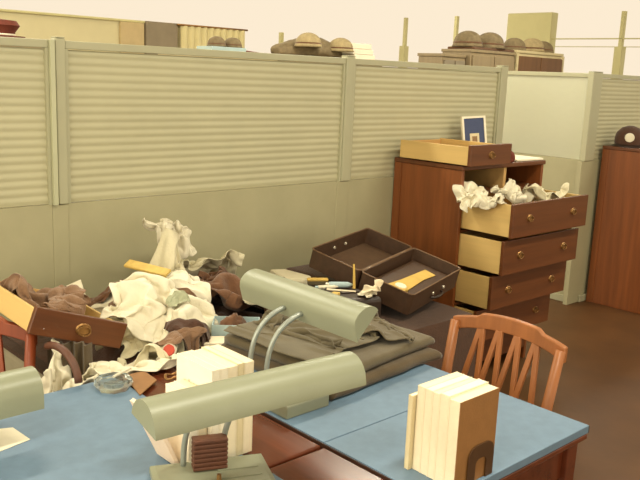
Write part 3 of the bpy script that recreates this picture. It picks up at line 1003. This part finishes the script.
cloth('sock', 'long taupe sock lying between the white undershirts', 'sock', TAUPE, (1.42, 2.32), A45 + 0.1, (0.42, 0.14), (0.85, 0.6), 16, lump=0.02, steps=40, gravity=9)
cloth('undershirt', 'white undershirt with deep folds beside the tipped drawer front', 'shirt', WHITE2, (1.27, 2.24), A45 + 0.9, (0.46, 0.42), (0.5, 0.5), 18, lump=0.08, steps=26)
cloth('undershirt', 'white crumpled undershirt in front of the brown jacket', 'shirt', WHITE, (1.36, 2.20), A45, (0.60, 0.46), (0.56, 0.5), 17, lump=0.09, steps=26, n=52)
cloth('sock', 'dark brown sock lying between white undershirt and light blue box', 'sock', DBROWN, (1.40, 2.03), A45 + 0.2, (0.30, 0.14), (0.8, 0.6), 28, n=34, lump=0.018, steps=40, gravity=9)
cloth('vest', 'small off-white vest lying behind the brown card', 'vest', WHITE2, (1.20, 2.03), A45, (0.34, 0.24), (0.62, 0.6), 21, n=34, lump=0.05, steps=26)
cloth('sock', 'brown wool sock lying beside the red-lidded tin', 'sock', TAUPE, (1.30, 2.02), A45 + 0.4, (0.26, 0.13), (0.7, 0.55), 22, n=30, lump=0.02, steps=40, gravity=9)
cloth('handkerchief', 'grey-green handkerchief on the white undershirt', 'handkerchief', GREENG, (1.465, 2.19), 0.5, (0.10, 0.09), (0.9, 0.9), 23, n=20, lump=0.008, steps=24)
cloth('shirt', 'brown shirt crumpled behind the tipped drawer', 'shirt', BROWN, (1.26, 2.62), A45, (0.40, 0.34), (0.55, 0.55), 25, lump=0.08, steps=26)

hm[(GX > 2.09) & (GX < 2.34) & (GY > 2.13) & (GY < 2.42)] = 0.752
cloth('tissue', 'crumpled white tissue lying on the wash bag by the lamp hood end', 'tissue', WHITE, (2.265, 2.165), 0.4, (0.16, 0.14), (0.5, 0.55), 51, n=26, lump=0.035, steps=22, group='crumpled tissues', thick=0.002)
cloth('tissue', 'crumpled cream tissue spilling off the wash bag at the suitcase corner', 'tissue', CREAM, (2.315, 2.10), -0.5, (0.15, 0.12), (0.6, 0.5), 52, n=24, lump=0.03, steps=22, group='crumpled tissues', thick=0.002)
BOXZ = max(0.73, min(0.785, top(1.54, 2.05, 0.03)))
# ---------------------------------------------------------------- trousers folded on the right desk


def folded(name, label, m, x0, x1, yf, yb, z0, th, seed, rz=0.0, rise=0.0, nx=40, ridge=0.014, skew=0.0, droop=None):
    """garment folded over at its front edge: a flattened roll, ridged lengthwise"""
    ns = 26
    vs, fs = [], []
    cx, cy = (x0 + x1) / 2, (yf + yb) / 2
    for i in range(nx + 1):
        u = i / nx
        x = x0 + (x1 - x0) * u
        edge = min(1.0, min(u, 1 - u) * 22)
        yfx = yf + skew * (u - 0.5) + 0.012 * noise.noise(Vector((x * 9, seed, 0.3)))
        prof = []
        t2 = th * (0.7 + 0.3 * math.sqrt(edge))
        for j in range(ns + 1):
            s = j / ns
            y = yb + (yfx + t2 / 2 - yb) * s
            prof.append((y, 0.0, 0))
        for j in range(1, 8):
            a = -PI / 2 + PI * j / 8
            prof.append((yfx + t2 / 2 - t2 / 2 * math.cos(a), t2 / 2 + t2 / 2 * math.sin(a), 1 if j > 3 else 0))
        for j in range(ns + 1):
            s = 1 - j / ns
            y = yb + (yfx + t2 / 2 - yb) * s
            prof.append((y, t2, 1))
        for (y, z, topf) in prof:
            rr = (1 - abs(noise.noise(Vector((x * 16 + 2 * noise.noise(Vector((y * 4, x * 2, seed))), y * 2.2, seed * 1.7))))) - 0.6
            back = max(0.0, (y - yf) / (yb - yf))
            zz = z0 + z + (ridge * rr * edge if topf else 0) + rise * back ** 1.6
            if droop is not None and x > droop:
                zz -= (x - droop) * 0.45
            dx = 0.01 * noise.noise(Vector((y * 6, seed, u * 2)))
            q = Vector((x + dx - cx, y - cy, 0))
            q.rotate(Matrix.Rotation(rz, 3, 'Z'))
            vs.append((cx + q.x, cy + q.y, zz))
    k = len(prof)
    for i in range(nx):
        for j in range(k - 1):
            fs.append((i * k + j, i * k + j + 1, (i + 1) * k + j + 1, (i + 1) * k + j))
        fs.append((i * k + k - 1, i * k, (i + 1) * k, (i + 1) * k + k - 1))
    fs.append(tuple(range(k)))
    fs.append(tuple(nx * k + j for j in range(k - 1, -1, -1)))
    o = MB().add(vs, fs).build(name, m, smooth=True)
    return tag(o, label, 'trousers', 'folded trousers on the right desk')


folded('folded_trousers', 'brown-olive folded trousers at the bottom of the pile on the blue desk', OLIVE3, 1.396, 1.895, 1.452, 1.93, 0.7612, 0.034, 1.0, rz=math.radians(4), ridge=0.004)
folded('folded_trousers', 'dark olive folded trousers second from the bottom of the pile', OLIVE, 1.42, 1.90, 1.478, 1.93, 0.7985, 0.030, 2.0, rz=math.radians(6), ridge=0.006)
hm[(GX > 1.38) & (GX < 1.89) & (GY > 1.47) & (GY < 1.95)] = 0.838
cloth('trousers', 'brown-olive trousers under the grey-olive ones, reaching to the light blue box', 'trousers', OLIVE3, (1.77, 1.92), math.radians(14), (0.56, 0.32), (0.5, 0.95), 31, lump=0.035, steps=24, aniso=0.12, n=56, group='rumpled trousers under the lamp', thick=0.005, gravity=7)
cloth('trousers', 'grey-olive rumpled trousers on top of the pile under the lamp', 'trousers', OLIVE2, (1.60, 1.735), math.radians(8), (0.95, 0.40), (0.34, 0.95), 32, lump=0.02, steps=26, aniso=0.10, n=72, group='rumpled trousers under the lamp', thick=0.004, gravity=2.6)
cloth('trousers', 'olive trouser leg laid across the pile towards the chair', 'trousers', OLIVE, (1.775, 1.70), math.radians(-20), (0.40, 0.38), (0.5, 0.95), 35, lump=0.014, steps=34, aniso=0.10, n=48, group='rumpled trousers under the lamp', thick=0.004, gravity=4.5)

# ---------------------------------------------------------------- crumpled lumps


def lump(name, label, cat, m, c, r, seed, amp=0.35, freq=2.2, rot=(0, 0, 0), group=None, sub=4, flat=0.35):
    bm = bmesh.new()
    bmesh.ops.create_icosphere(bm, subdivisions=sub, radius=1.0)
    for v in bm.verts:
        p = v.co.copy()
        ax = Vector((math.sin(seed * 7.3), math.cos(seed * 5.1), 0.6 * math.sin(seed * 3.7))).normalized()
        al = p.dot(ax)
        q = (p - ax * al * 0.72) * (freq * 1.15) + Vector((seed * 3.1, seed * 1.7, seed))
        q = q + Vector((noise.noise(p * 1.4 + Vector((seed, 0, 0))), noise.noise(p * 1.4 + Vector((0, seed, 0))), noise.noise(p * 1.4 + Vector((0, 0, seed))))) * 0.7
        w_ = Vector((noise.noise(q + Vector((9, 0, 0))), noise.noise(q + Vector((0, 9, 0))), noise.noise(q)))
        rid = 1 - 2 * abs(noise.noise(q * 1.3 + w_ * 0.8))
        rid2 = 1 - 2 * abs(noise.noise(q * 2.7 + w_ * 0.9))
        s = 1 + amp * rid * 0.62 + amp * 0.22 * rid2 + 0.25 * noise.noise(p * 1.1 + Vector((seed, seed, 0)))
        p = p * s
        if p.z < -flat:
            p.z = -flat
        v.co = Vector((p.x * r[0], p.y * r[1], (p.z + flat) * r[2]))
    me = bpy.data.meshes.new(name)
    bm.to_mesh(me)
    bm.free()
    for p in me.polygons:
        p.use_smooth = True
    me.materials.append(m)
    o = bpy.data.objects.new(name, me)
    COL.objects.link(o)
    o.location = c
    o.rotation_euler = rot
    return tag(o, label, cat, group)


ii = (GX > 0.90) & (GX < 1.15) & (GY > 2.16) & (GY < 2.53)
hm[ii] = (0.868 - (GX - 0.885) * 0.364)[ii] + 0.03
cloth('sweater', 'taupe wool sweater bundled in the tipped drawer', 'sweater', TAUPE, (1.035, 2.34), 0.1, (0.46, 0.44), (0.42, 0.52), 24, lump=0.10, steps=22)
cloth('sock', 'taupe ribbed sock on the sweater in the tipped drawer', 'sock', TAUPE, (1.07, 2.30), 0.7, (0.24, 0.16), (0.6, 0.6), 29, n=30, lump=0.02, steps=40, gravity=9)
lump('laundry_bag', 'off-white laundry bag stuffed between bed end and desk', 'bag', WHITE2, (0.955, 2.045, 0.40), (0.07, 0.055, 0.20), 15.4, 0.25, 2.2, rot=(0, 0, A45), flat=0.5)
hm[(GX > 0.88) & (GX < 1.28) & (GY > 1.948) & (GY < 2.13)] = 0.665
cloth('undershirt', 'white undershirt hanging down behind the leather strap', 'shirt', WHITE, (0.985, 2.03), A45, (0.40, 0.34), (0.5, 0.42), 20, lump=0.09, steps=24)
cloth('undershirt', 'white undershirt slumped behind the glass ashtray', 'shirt', WHITE, (1.13, 2.02), A45 + 0.3, (0.44, 0.30), (0.55, 0.46), 27, lump=0.08, steps=24)
pl = []
for i in range(49):
    u = i / 48
    pl.append((u * 0.13, 0.012 * math.sin(u * 26) + 0.008 * math.sin(u * 11 + 1)))
pl += [(x, y + 0.012) for x, y in reversed(pl)]
ht = tag(MB().prism(pl, 0, 0.46, 'z').build('hanging_trousers', OLIVE3, smooth='auto'), 'brown trousers hanging in pleats behind the red-brown chair', 'trousers')
ht.location = (0.945, 2.165, 0.36)
ht.rotation_euler = (0, 0, A45)

# white clothes in and over the open top drawer of the dresser
hm = np.full((HNX, HNY), 0.93)
HX0, HY0 = 2.6, 1.2
gx = HX0 + (np.arange(HNX) + 0.5) * HR
gy = HY0 + (np.arange(HNY) + 0.5) * HR
GX, GY = np.meshgrid(gx, gy, indexing='ij')
hm[(GX > 3.332) & (GX < 4.03) & (GY > 2.19) & (GY < 2.48)] = 0.945
hm[(GX > 3.325) & (GX < 3.355) & (GY > 2.19) & (GY < 2.48)] = 1.03
hm[(GX > 3.30) & (GX < 4.08) & (GY > 2.18) & (GY < 2.206)] = 1.035
hm[(GX > 3.30) & (GX < 4.08) & (GY > 2.485)] = 1.6
cloth('undershirt', 'white undershirt bunched over the side of the open drawer', 'shirt', WHITE, (3.33, 2.365), A45, (0.56, 0.44), (0.42, 0.42), 41, lump=0.12, steps=26, group='clothes in the dresser drawer')
cloth('undershirt', 'white undershirt heaped in the middle of the open drawer', 'shirt', WHITE, (3.53, 2.33), 0.3, (0.42, 0.36), (0.42, 0.42), 42, lump=0.13, steps=20, group='clothes in the dresser drawer')
cloth('undershirt', 'flat white undershirt at the far end of the open drawer', 'shirt', WHITE2, (3.80, 2.33), 0.05, (0.55, 0.36), (0.6, 0.5), 43, lump=0.12, steps=22, group='clothes in the dresser drawer')
sh = tag(MB().prism([(3.80, 2.50), (4.05, 2.49), (4.06, 2.72), (3.86, 2.75)], 1.1915, 1.203, 'z').build('folded_paper', PAPER, bevel=0.003), 'white folded paper on the dresser top beside the loose drawer', 'paper')
lump('cap', 'dark red cloth cap behind the loose drawer on the dresser', 'cap', REDB, (3.70, 2.53, 1.1915), (0.055, 0.06, 0.055), 6.4, 0.15, 1.5)

# ---------------------------------------------------------------- suitcase
st = thing('suitcase', 'open dark brown suitcase tilted on the bed with nickel studs', 'suitcase', (2.463, 2.060, 0.742), (0, 0, 0))
st.rotation_euler = (Matrix.Rotation(math.radians(15.5), 4, 'Z') @ Matrix.Rotation(math.radians(13.8), 4, 'X') @ Matrix.Rotation(math.radians(-2.5), 4, 'Y')).to_euler()


def tray(name, y0, y1, dz):
    """shallow tray, rim at z=0, floor at z=-dz, with rounded vertical corners"""
    Wd, r, th = 0.511, 0.02, 0.006

    def rr(x0, x1, ya, yb, rad):
        out = []
        for cx, cy, a0 in ((x1 - rad, yb - rad, 0), (x0 + rad, yb - rad, 90), (x0 + rad, ya + rad, 180), (x1 - rad, ya + rad, 270)):
            for k in range(5):
                a = math.radians(a0 + 90 * k / 4)
                out.append((cx + rad * math.cos(a), cy + rad * math.sin(a)))
        return out
    o1 = rr(0, Wd, y0, y1, r)
    i1 = rr(th, Wd - th, y0 + th, y1 - th, r - th)
    n = len(o1)
    sh_ = MB()
    sh_.add([(x, y, -dz) for x, y in o1] + [(x, y, 0) for x, y in o1] + [(x, y, 0) for x, y in i1] + [(x, y, -dz + th) for x, y in i1],
            [(k * n + i, k * n + (i + 1) % n, (k + 1) * n + (i + 1) % n, (k + 1) * n + i) for k in range(3) for i in range(n)] +
            [tuple(range(n - 1, -1, -1)), tuple(range(3 * n, 4 * n))])
    o = sh_.build(name, CASE, st, smooth='auto')
    i2 = rr(th + 0.001, Wd - th - 0.001, y0 + th + 0.001, y1 - th - 0.001, r - th)
    MB().prism(i2, -dz + th + 0.0005, -dz + th + 0.002, 'z').build('lining', CASEIN, o)
    MB().tube([(x, y, 0.0) for x, y in o1], 0.0032, 6, True).build('rim', mat('suitcase_rim', (112, 84, 58), 0.45, 0.1, 40), o, smooth=True)
    return o


tb = tray('suitcase_base', 0.0, 0.256, 0.094)
tl = tray('suitcase_lid', 0.262, 0.518, 0.085)
for px in (0.225, 0.335):
    MB().tube([(px, -0.001, -0.050), (px, -0.006, -0.050)], [0.0085, 0.006], 10).build('stud', STEEL, tb, smooth='auto')
for px in (0.20, 0.30):
    MB().tube([(px, 0.511, -0.036), (px, 0.505, -0.036)], [0.0085, 0.006], 10).build('stud', STEEL, tl, smooth='auto')
for px in (0.08, 0.40):
    MB().tube([(px - 0.025, 0.259, -0.002), (px + 0.025, 0.259, -0.002)], 0.004, 8).build('hinge', STEEL, st, smooth=True)
MB().tube(arc_pts((0.20, -0.004, -0.06), (0.20, -0.03, -0.062), (0.31, -0.03, -0.062), (0.31, -0.004, -0.06)), 0.006, 8).build('carrying_handle', BLACKM, st, smooth=True)
Ms = st.matrix_basis.copy()


def in_case(mb, name, m, label, cat, bevel=0.001):
    o = mb.build(name, m, bevel=bevel)
    o.matrix_basis = Matrix.Translation(st.location) @ st.rotation_euler.to_matrix().to_4x4()
    return tag(o, label, cat)


in_case(box(0.02, 0.49, 0.02, 0.236, -0.0855, -0.0465), 'folded_shirt', CASE, 'dark folded shirt filling the bottom of the open suitcase', 'shirt', bevel=0.012)
in_case(MB().prism([(0.085, 0.165), (0.20, 0.15), (0.42, 0.136), (0.408, 0.075), (0.30, 0.085), (0.113, 0.075), (0.06, 0.11)], -0.0455, -0.042, 'z'), 'cardboard_strip', YELLOW, 'long yellow folded card lying in the open suitcase', 'card')
tt = thing('round_tin', 'small round tin with yellow rim on the card in the suitcase', 'tin', (0, 0, 0))
tt.matrix_basis = Matrix.Translation(st.location) @ st.rotation_euler.to_matrix().to_4x4() @ Matrix.Translation((0.092, 0.10, -0.0415))
MB().lathe([(0.0, 0), (0.036, 0), (0.036, 0.014), (0.03, 0.018), (0.0, 0.018)], 24).build('tin_body', YELLOW, tt, smooth='auto')
MB().lathe([(0.0, 0.0183), (0.026, 0.0183), (0.024, 0.022), (0.0, 0.023)], 24).build('tin_lid', CREAM, tt, smooth='auto')

# folded dark blankets that prop the suitcase
fb = tag(MB().prism([(2.42, 0.6235), (2.79, 0.6235), (2.80, 0.66), (2.79, 0.70), (2.45, 0.70), (2.41, 0.66)], 2.34, 2.86, 'y').build('folded_blanket', DBROWN, bevel=0.02, seg=3), 'dark brown folded blanket under the open suitcase', 'blanket')

# ---------------------------------------------------------------- small things between lamp and suitcase
tag(MB().prism([(2.16, 2.52), (2.235, 2.475), (2.30, 2.50), (2.285, 2.66), (2.22, 2.70)], 0.6235, 0.757, 'z').build('folded_towel', WHITE2, bevel=0.012), 'off-white folded towel stacked behind the lamp hood', 'towel').location = (0.0, 0.0, 0.0)
kit = tag(MB().prism([(2.08, 2.18), (2.33, 2.10), (2.345, 2.34), (2.27, 2.46), (2.14, 2.40)], 0.6235, 0.75, 'z').build('wash_bag', BLACKM, bevel=0.02, seg=3), 'dark brown leather wash bag beside the suitcase', 'bag')


def small(mb, name, m, label, cat, loc, rot=(0, 0, 0), smooth='auto', bevel=0.0, group=None):
    o = mb.build(name, m, smooth=smooth, bevel=bevel)
    o.location = loc
    o.rotation_euler = rot
    return tag(o, label, cat, group)


def tube_obj(name, label, m, mcap, loc, rz, L, r):
    t = thing(name, label, 'tube', loc, (0, 0, rz), 'toiletry tubes')
    MB().tube([(0, 0, r), (L * 0.3, 0, r), (L * 0.8, 0, r), (L, 0, r)], [r, r * 1.0, r * 0.95, r * 0.35], 10).build('tube_body', m, t, smooth=True)
    MB().tube([(-0.014, 0, r), (0.001, 0, r)], r * 0.7, 10).build('tube_cap', mcap, t, smooth='auto')
    return t


tube_obj('toothpaste_tube', 'pale blue-white toiletry tube on the dark wash bag', LBLUE, STEEL, (2.235, 2.325, 0.7508), -0.6, 0.10, 0.013)
tube_obj('cream_tube', 'thin white toiletry tube lying behind the lamp hood', WHITE, LBLUE, (2.185, 2.335, 0.7508), -0.5, 0.085, 0.008)
br = thing('shoe_brush', 'small brush with tan wooden back and grey bristles', 'brush', (2.235, 2.395, 0.7508), (0, 0, -0.6))
box(-0.045, 0.045, -0.012, 0.012, 0.014, 0.026).build('brush_back', YELLOW, br, bevel=0.004)
box(-0.042, 0.042, -0.010, 0.010, 0.0, 0.0138).build('bristles', OLIVE, br)
small(MB().box(-0.022, 0.022, -0.014, 0.014, 0, 0.012), 'matchbox', YELLOW2, 'small yellowed matchbox on the wash bag', 'matchbox', (2.17, 2.22, 0.7506), (0, 0, 0.4), bevel=0.001)
small(MB().box(-0.04, 0.04, -0.008, 0.008, 0, 0.004), 'comb', BLACKM, 'dark pocket comb on the wash bag', 'comb', (2.255, 2.22, 0.7506), (0, 0, -0.3))
MBp = MB().tube([(0, 0, 0), (0.012, 0.02, 0.10)], [0.006, 0.004], 8)
small(MBp, 'wooden_stick', YELLOW, 'thin yellow wooden stick leaning on the suitcase', 'stick', (2.315, 2.255, 0.7506))
for k, (px, py, rr) in enumerate(((2.13, 2.27, 0.5), (2.20, 2.30, -0.9))):
    small(MB().tube([(0, 0, 0.0045), (0.12, 0, 0.0045)], [0.0045, 0.004], 8), 'pencil', (BLACKM, CREAM)[k], ('dark pencil lying on the wash bag', 'cream pencil lying on the wash bag')[k], 'pencil', (px, py, 0.7506), (0, 0, rr), group='pencils')

# light blue open box in front of the brown jacket
lb = thing('blue_box', 'light blue open cardboard box in front of the brown jacket', 'box', (1.465, 2.07, BOXZ), (0, 0, math.radians(-40)))
wx, wy, hz = 0.155, 0.10, 0.07
for nm, b in (('box_side', (0, wx, 0, 0.003, 0, hz)), ('box_side', (0, wx, wy - 0.003, wy, 0, hz)), ('box_end', (0, 0.003, 0.0031, wy - 0.0031, 0, hz)), ('box_end', (wx - 0.003, wx, 0.0031, wy - 0.0031, 0, hz)), ('box_bottom', (0.0031, wx - 0.0031, 0.0031, wy - 0.0031, 0, 0.003))):
    box(*b).build(nm, LBLUE, lb)
lump('sock', 'brown sock stuffed in the light blue box', 'sock', BROWN, (1.555, 2.07, BOXZ + 0.004), (0.045, 0.03, 0.06), 9.1, 0.3, 2)
tag(MB().prism([(1.36, 2.02), (1.47, 1.955), (1.53, 2.0), (1.42, 2.07)], 0.70, 0.712, 'z').build('envelope', CREAM, bevel=0.002), 'cream envelope lying before the light blue box', 'envelope').location = (0.02, 0.0, 0.055)
lump('cloth_scrap', 'white cloth scrap beside the lamp arms', 'cloth', WHITE2, (1.72, 2.13, top(1.72, 2.13) - 0.01), (0.05, 0.04, 0.03), 10.4, 0.5, 2)

# yellow-labelled strip across the white heap, pale blue paper
small(MB().box(-0.085, 0.085, -0.02, 0.02, 0, 0.010), 'yellow_carton', YELLOW2, 'flat yellow carton lying across the white clothes', 'carton', (1.44, 2.43, top(1.44, 2.43, 0.06) + 0.012), (math.radians(22), math.radians(6), math.radians(-62)), bevel=0.002)
fp = thing('blue_paper', 'folded white paper with pale blue edge by the partition', 'paper', (1.26, 2.68, top(1.26, 2.68, 0.05)), (math.radians(40), math.radians(-25), math.radians(-30)))
box(-0.06, 0.06, -0.045, 0.045, 0, 0.006).build('white_sheet', PAPER, fp, bevel=0.001)
box(-0.075, -0.0605, -0.045, 0.045, 0, 0.006).build('blue_edge', LBLUE, fp, bevel=0.001)

# ---------------------------------------------------------------- things on the left desk
ash = thing('glass_ashtray', 'faceted clear glass ashtray at the edge of the blue desk', 'ashtray', (1.003, 1.872, 0.7605), (0, 0, 0.3))
n = 8
rings = [(0.046, 0.0), (0.052, 0.012), (0.050, 0.026), (0.040, 0.026), (0.032, 0.010), (0.0, 0.008)]
MB().lathe(rings, 8).build('glass_dish', GLASS, ash)
MB().tube([(0.0, 0, 0.031), (0.075, 0.01, 0.031)], 0.004, 8).build('cigarette', WHITE, ash, smooth='auto')
tag(MB().prism([(1.064, 1.924), (1.128, 1.925), (1.121, 1.844), (1.03, 1.779)], 0.7605, 0.764, 'z').build('brown_card', BROWNC), 'flat brown card at the corner of the blue desk', 'card')
tag(MB().prism([(0.60, 1.83), (0.693, 1.791), (0.699, 1.706), (0.60, 1.685)], 0.7605, 0.7618, 'z').build('note_sheet', PAPER), 'white note sheet lying on the blue desk', 'paper')
rt_ = thing('red_tin', 'small round tin with a red lid beside the brown sock', 'tin', (1.245, 1.975, top(1.245, 1.975) - 0.0), (math.radians(50), 0, math.radians(-40)))
MB().lathe([(0, 0), (0.022, 0), (0.022, 0.016), (0, 0.016)], 20).build('tin_body', STEEL, rt_, smooth='auto')
MB().lathe([(0, 0.0163), (0.018, 0.0163), (0.017, 0.021), (0, 0.021)], 20).build('tin_lid', RED, rt_, smooth='auto')
small(MB().tube([(0.028 * math.cos(a * PI / 10), 0.02 * math.sin(a * PI / 10), 0.004 + 0.004 * math.sin(a)) for a in range(20)], 0.004, 6, True), 'brass_ring', BRASS, 'loose brass belt buckle ring beside the white books', 'buckle', (1.17, 1.83, 0.7645), smooth=True)
# strap handle curving out from under the drawer
st2 = MB()
pth = arc_pts((0.915, 2.09, 0.835), (0.915, 2.02, 0.87), (0.935, 1.95, 0.84), (0.93, 1.93, 0.772))
st2.tube(pth, 0.011, 8)
tag(st2.build('leather_strap', BROWNB, smooth=True), 'curved brown leather strap hanging from under the tipped drawer', 'strap')

# ---------------------------------------------------------------- right dresser: cap
cp = thing('peaked_cap', 'dark brown peaked cap with a white badge on the right dresser', 'cap', (5.69, 2.80, 1.192), (0, 0, math.radians(-64)))
MB().lathe([(0, 0), (0.098, 0), (0.104, 0.03), (0.104, 0.06), (0.094, 0.10), (0.06, 0.135), (0.02, 0.15), (0, 0.151)], 28).build('crown', DBROWN, cp, smooth='auto')
vs = []
for i in range(13):
    a = -PI * 0.8 / 2 + PI * 0.8 * i / 12 - PI / 2
    vs += [(0.1 * math.cos(a), 0.1 * math.sin(a), 0.018), (0.125 * math.cos(a), 0.125 * math.sin(a), 0.006), (0.125 * math.cos(a), 0.125 * math.sin(a), 0.001), (0.1 * math.cos(a), 0.1 * math.sin(a), 0.012)]
fs = []
for i in range(12):
    for q in range(4):
        fs.append((i * 4 + q, i * 4 + (q + 1) % 4, (i + 1) * 4 + (q + 1) % 4, (i + 1) * 4 + q))
fs += [(0, 1, 2, 3), (51, 50, 49, 48)]
MB().add(vs, fs).build('visor', BLACKM, cp, smooth='auto')
bd = MB().lathe([(0, 0), (0.034, 0), (0.03, 0.008), (0, 0.010)], 20).build('badge', WHITE, cp, smooth='auto')
bd.rotation_euler = (PI / 2, 0, 0)
bd.location = (0, -0.100, 0.068)


# ---------------------------------------------------------------- background: wardrobes with gear on top
def wardrobe(label, x0, x1, y, top, body, door, D=0.55, frame=None):
    t = thing('wardrobe', label, 'wardrobe', (x0, y, 0), (0, 0, 0), 'wardrobes beyond the partition')
    W = x1 - x0
    box(0, W, 0, D, 0.0, top - 0.03).build('body', body, t, bevel=0.004)
    box(-0.01, W + 0.01, -0.01, D + 0.01, top - 0.029, top).build('top', frame or body, t, bevel=0.004)
    for i in range(2):
        dr = box(0.02 + i * (W / 2 - 0.01), W / 2 - 0.005 + i * (W / 2 - 0.015), -0.02, -0.0005, 0.08, top - 0.06).build('door', door, t, bevel=0.003)
        MB().tube([(W / 2 - 0.04 + i * 0.08, -0.04, 1.0), (W / 2 - 0.04 + i * 0.08, -0.02, 1.0)], 0.012, 8).build('knob', BRASS, dr, smooth='auto')
    if frame:
        box(-0.01, 0.018, -0.022, 0, 0.06, top - 0.03).build('frame_stile', frame, t)
        box(W - 0.018, W + 0.01, -0.022, 0, 0.06, top - 0.03).build('frame_stile', frame, t)
    return t


YB = 5.0
wardrobe('grey-brown wardrobe under the dark round helmets', 6.62, 7.38, YB, 1.925, WARD, WARD, D=0.36)
wardrobe('brown wardrobe with pale frame next to the grey-brown one', 7.41, 8.32, YB, 1.955, WARDC, WARDD, frame=WARDC, D=0.36)
wardrobe('low grey wardrobe beside the grey-brown one with helmets', 6.24, 6.60, YB + 0.05, 1.865, WARD, GREYP, D=0.3)
wardrobe('grey wardrobe under the two tan helmets and dark bag', 4.22, 5.35, YB, 1.755, WARD, WARD)
wardrobe('pale wardrobe under two small dark helmets', 3.40, 4.12, YB, 1.735, WARDC, WARDC)
wardrobe('brown wardrobe with the dark red cap on top', 1.60, 2.25, YB, 1.765, WARD, WARDD)


def helmet(label, loc, r, m, rz=0.0, tilt=0.0):
    t = thing('helmet', label, 'helmet', loc, (tilt, 0, rz), 'helmets on the wardrobes')
    pr_ = [(r * 1.12, 0.0), (r * 1.06, r * 0.12), (r, r * 0.3)] + [(r * math.cos(a * PI / 16), r * 0.3 + r * 0.8 * math.sin(a * PI / 16)) for a in range(1, 8)] + [(0, r * 1.1)]
    MB().lathe(pr_, 24).build('shell', m, t, smooth=True)
    MB().lathe([(r * 1.01, r * 0.2), (r * 1.04, r * 0.26), (r * 1.01, r * 0.34)], 24).build('band', BROWN, t, smooth=True)
    return t


zt = 1.927
for i, (x, y, r, m) in enumerate(((6.77, 5.16, 0.145, HELM), (7.11, 5.14, 0.15, HELM), (7.34, 5.33, 0.095, HELM))):
    helmet('olive helmet on the grey-brown wardrobe, ' + ('next to the low grey one', 'largest in the middle', 'smaller at the back')[i], (x, y, zt), r, m)
for i, (x, y, r, m) in enumerate(((7.56, 5.14, 0.12, HELM), (7.90, 5.14, 0.135, HELM2), (8.18, 5.18, 0.12, HELM))):
    helmet(('olive helmet on the framed wardrobe beside the grey-brown one', 'pale tan helmet in the middle of the framed wardrobe', 'olive helmet at the far end of the framed wardrobe')[i], (x, y, 1.957), r, m)
tag(box(-0.36, 0.34, -0.17, 0.17, 0, 0.025).build('folded_poncho', BROWN, bevel=0.008), 'flat brown folded poncho under the olive helmets', 'poncho').location = (7.03, 5.17, 1.926)
for hname in [o for o in bpy.data.objects if o.name.startswith('helmet') and o.parent is None]:
    if hname.location.x < 7.4:
        hname.location.z = 1.953
lump('duffel_bag', 'dark grey-brown slumped bag under the tan helmets', 'bag', HELM, (4.66, 5.22, 1.757), (0.32, 0.17, 0.10), 11.3, 0.2, 1.8, flat=0.5)
helmet('tan helmet at the front of the slumped bag', (4.50, 5.05, 1.835), 0.105, HELM2)
helmet('tan helmet resting near the white cartons', (4.87, 5.05, 1.815), 0.105, HELM2)
for k in range(3):
    tag(box(-0.13, 0.13, -0.1, 0.1, 0, 0.045).build('white_carton', CREAM2, bevel=0.003), 'white carton ' + ('at the bottom', 'in the middle', 'on top')[k] + ' of the stack beside the tan helmets', 'carton', 'white cartons').location = (5.17 - 0.025 * k, 5.15, 1.7565 + 0.0465 * k)
tag(box(-0.16, 0.16, -0.1, 0.1, 0, 0.055).build('pale_box', LBLUE, bevel=0.004), 'pale grey-blue box carrying two small dark helmets', 'box').location = (3.68, 5.12, 1.736)
helmet('dark helmet on the pale grey-blue box, nearer the curtain', (3.62, 5.10, 1.793), 0.068, HELM)
helmet('dark helmet on the pale grey-blue box, nearer the brown folded cloth', (3.77, 5.10, 1.793), 0.068, HELM)
tag(MB().prism([(3.86, 1.7365), (4.12, 1.7365), (4.10, 1.757), (3.98, 1.767), (3.87, 1.775)], 5.05, 5.25, 'y').build('folded_cloth', REDB, bevel=0.006), 'flat red-brown folded cloth beside the pale blue-grey box', 'cloth')
rc = thing('peaked_cap', 'dark red peaked cap with white braid beyond the partition', 'cap', (2.0, 5.15, 1.767), (0, 0, 0.6))
MB().lathe([(0, 0), (0.10, 0), (0.10, 0.03), (0.13, 0.07), (0.11, 0.10), (0, 0.11)], 24).build('crown', REDB, rc, smooth='auto')
MB().lathe([(0.101, 0.008), (0.104, 0.014), (0.101, 0.02)], 24).build('braid', WHITE, rc, smooth=True)
MB().prism([(-0.09, -0.06), (0.09, -0.06), (0.06, -0.15), (0, -0.17), (-0.06, -0.15)], 0.0, 0.006, 'z').build('visor', REDB, rc)
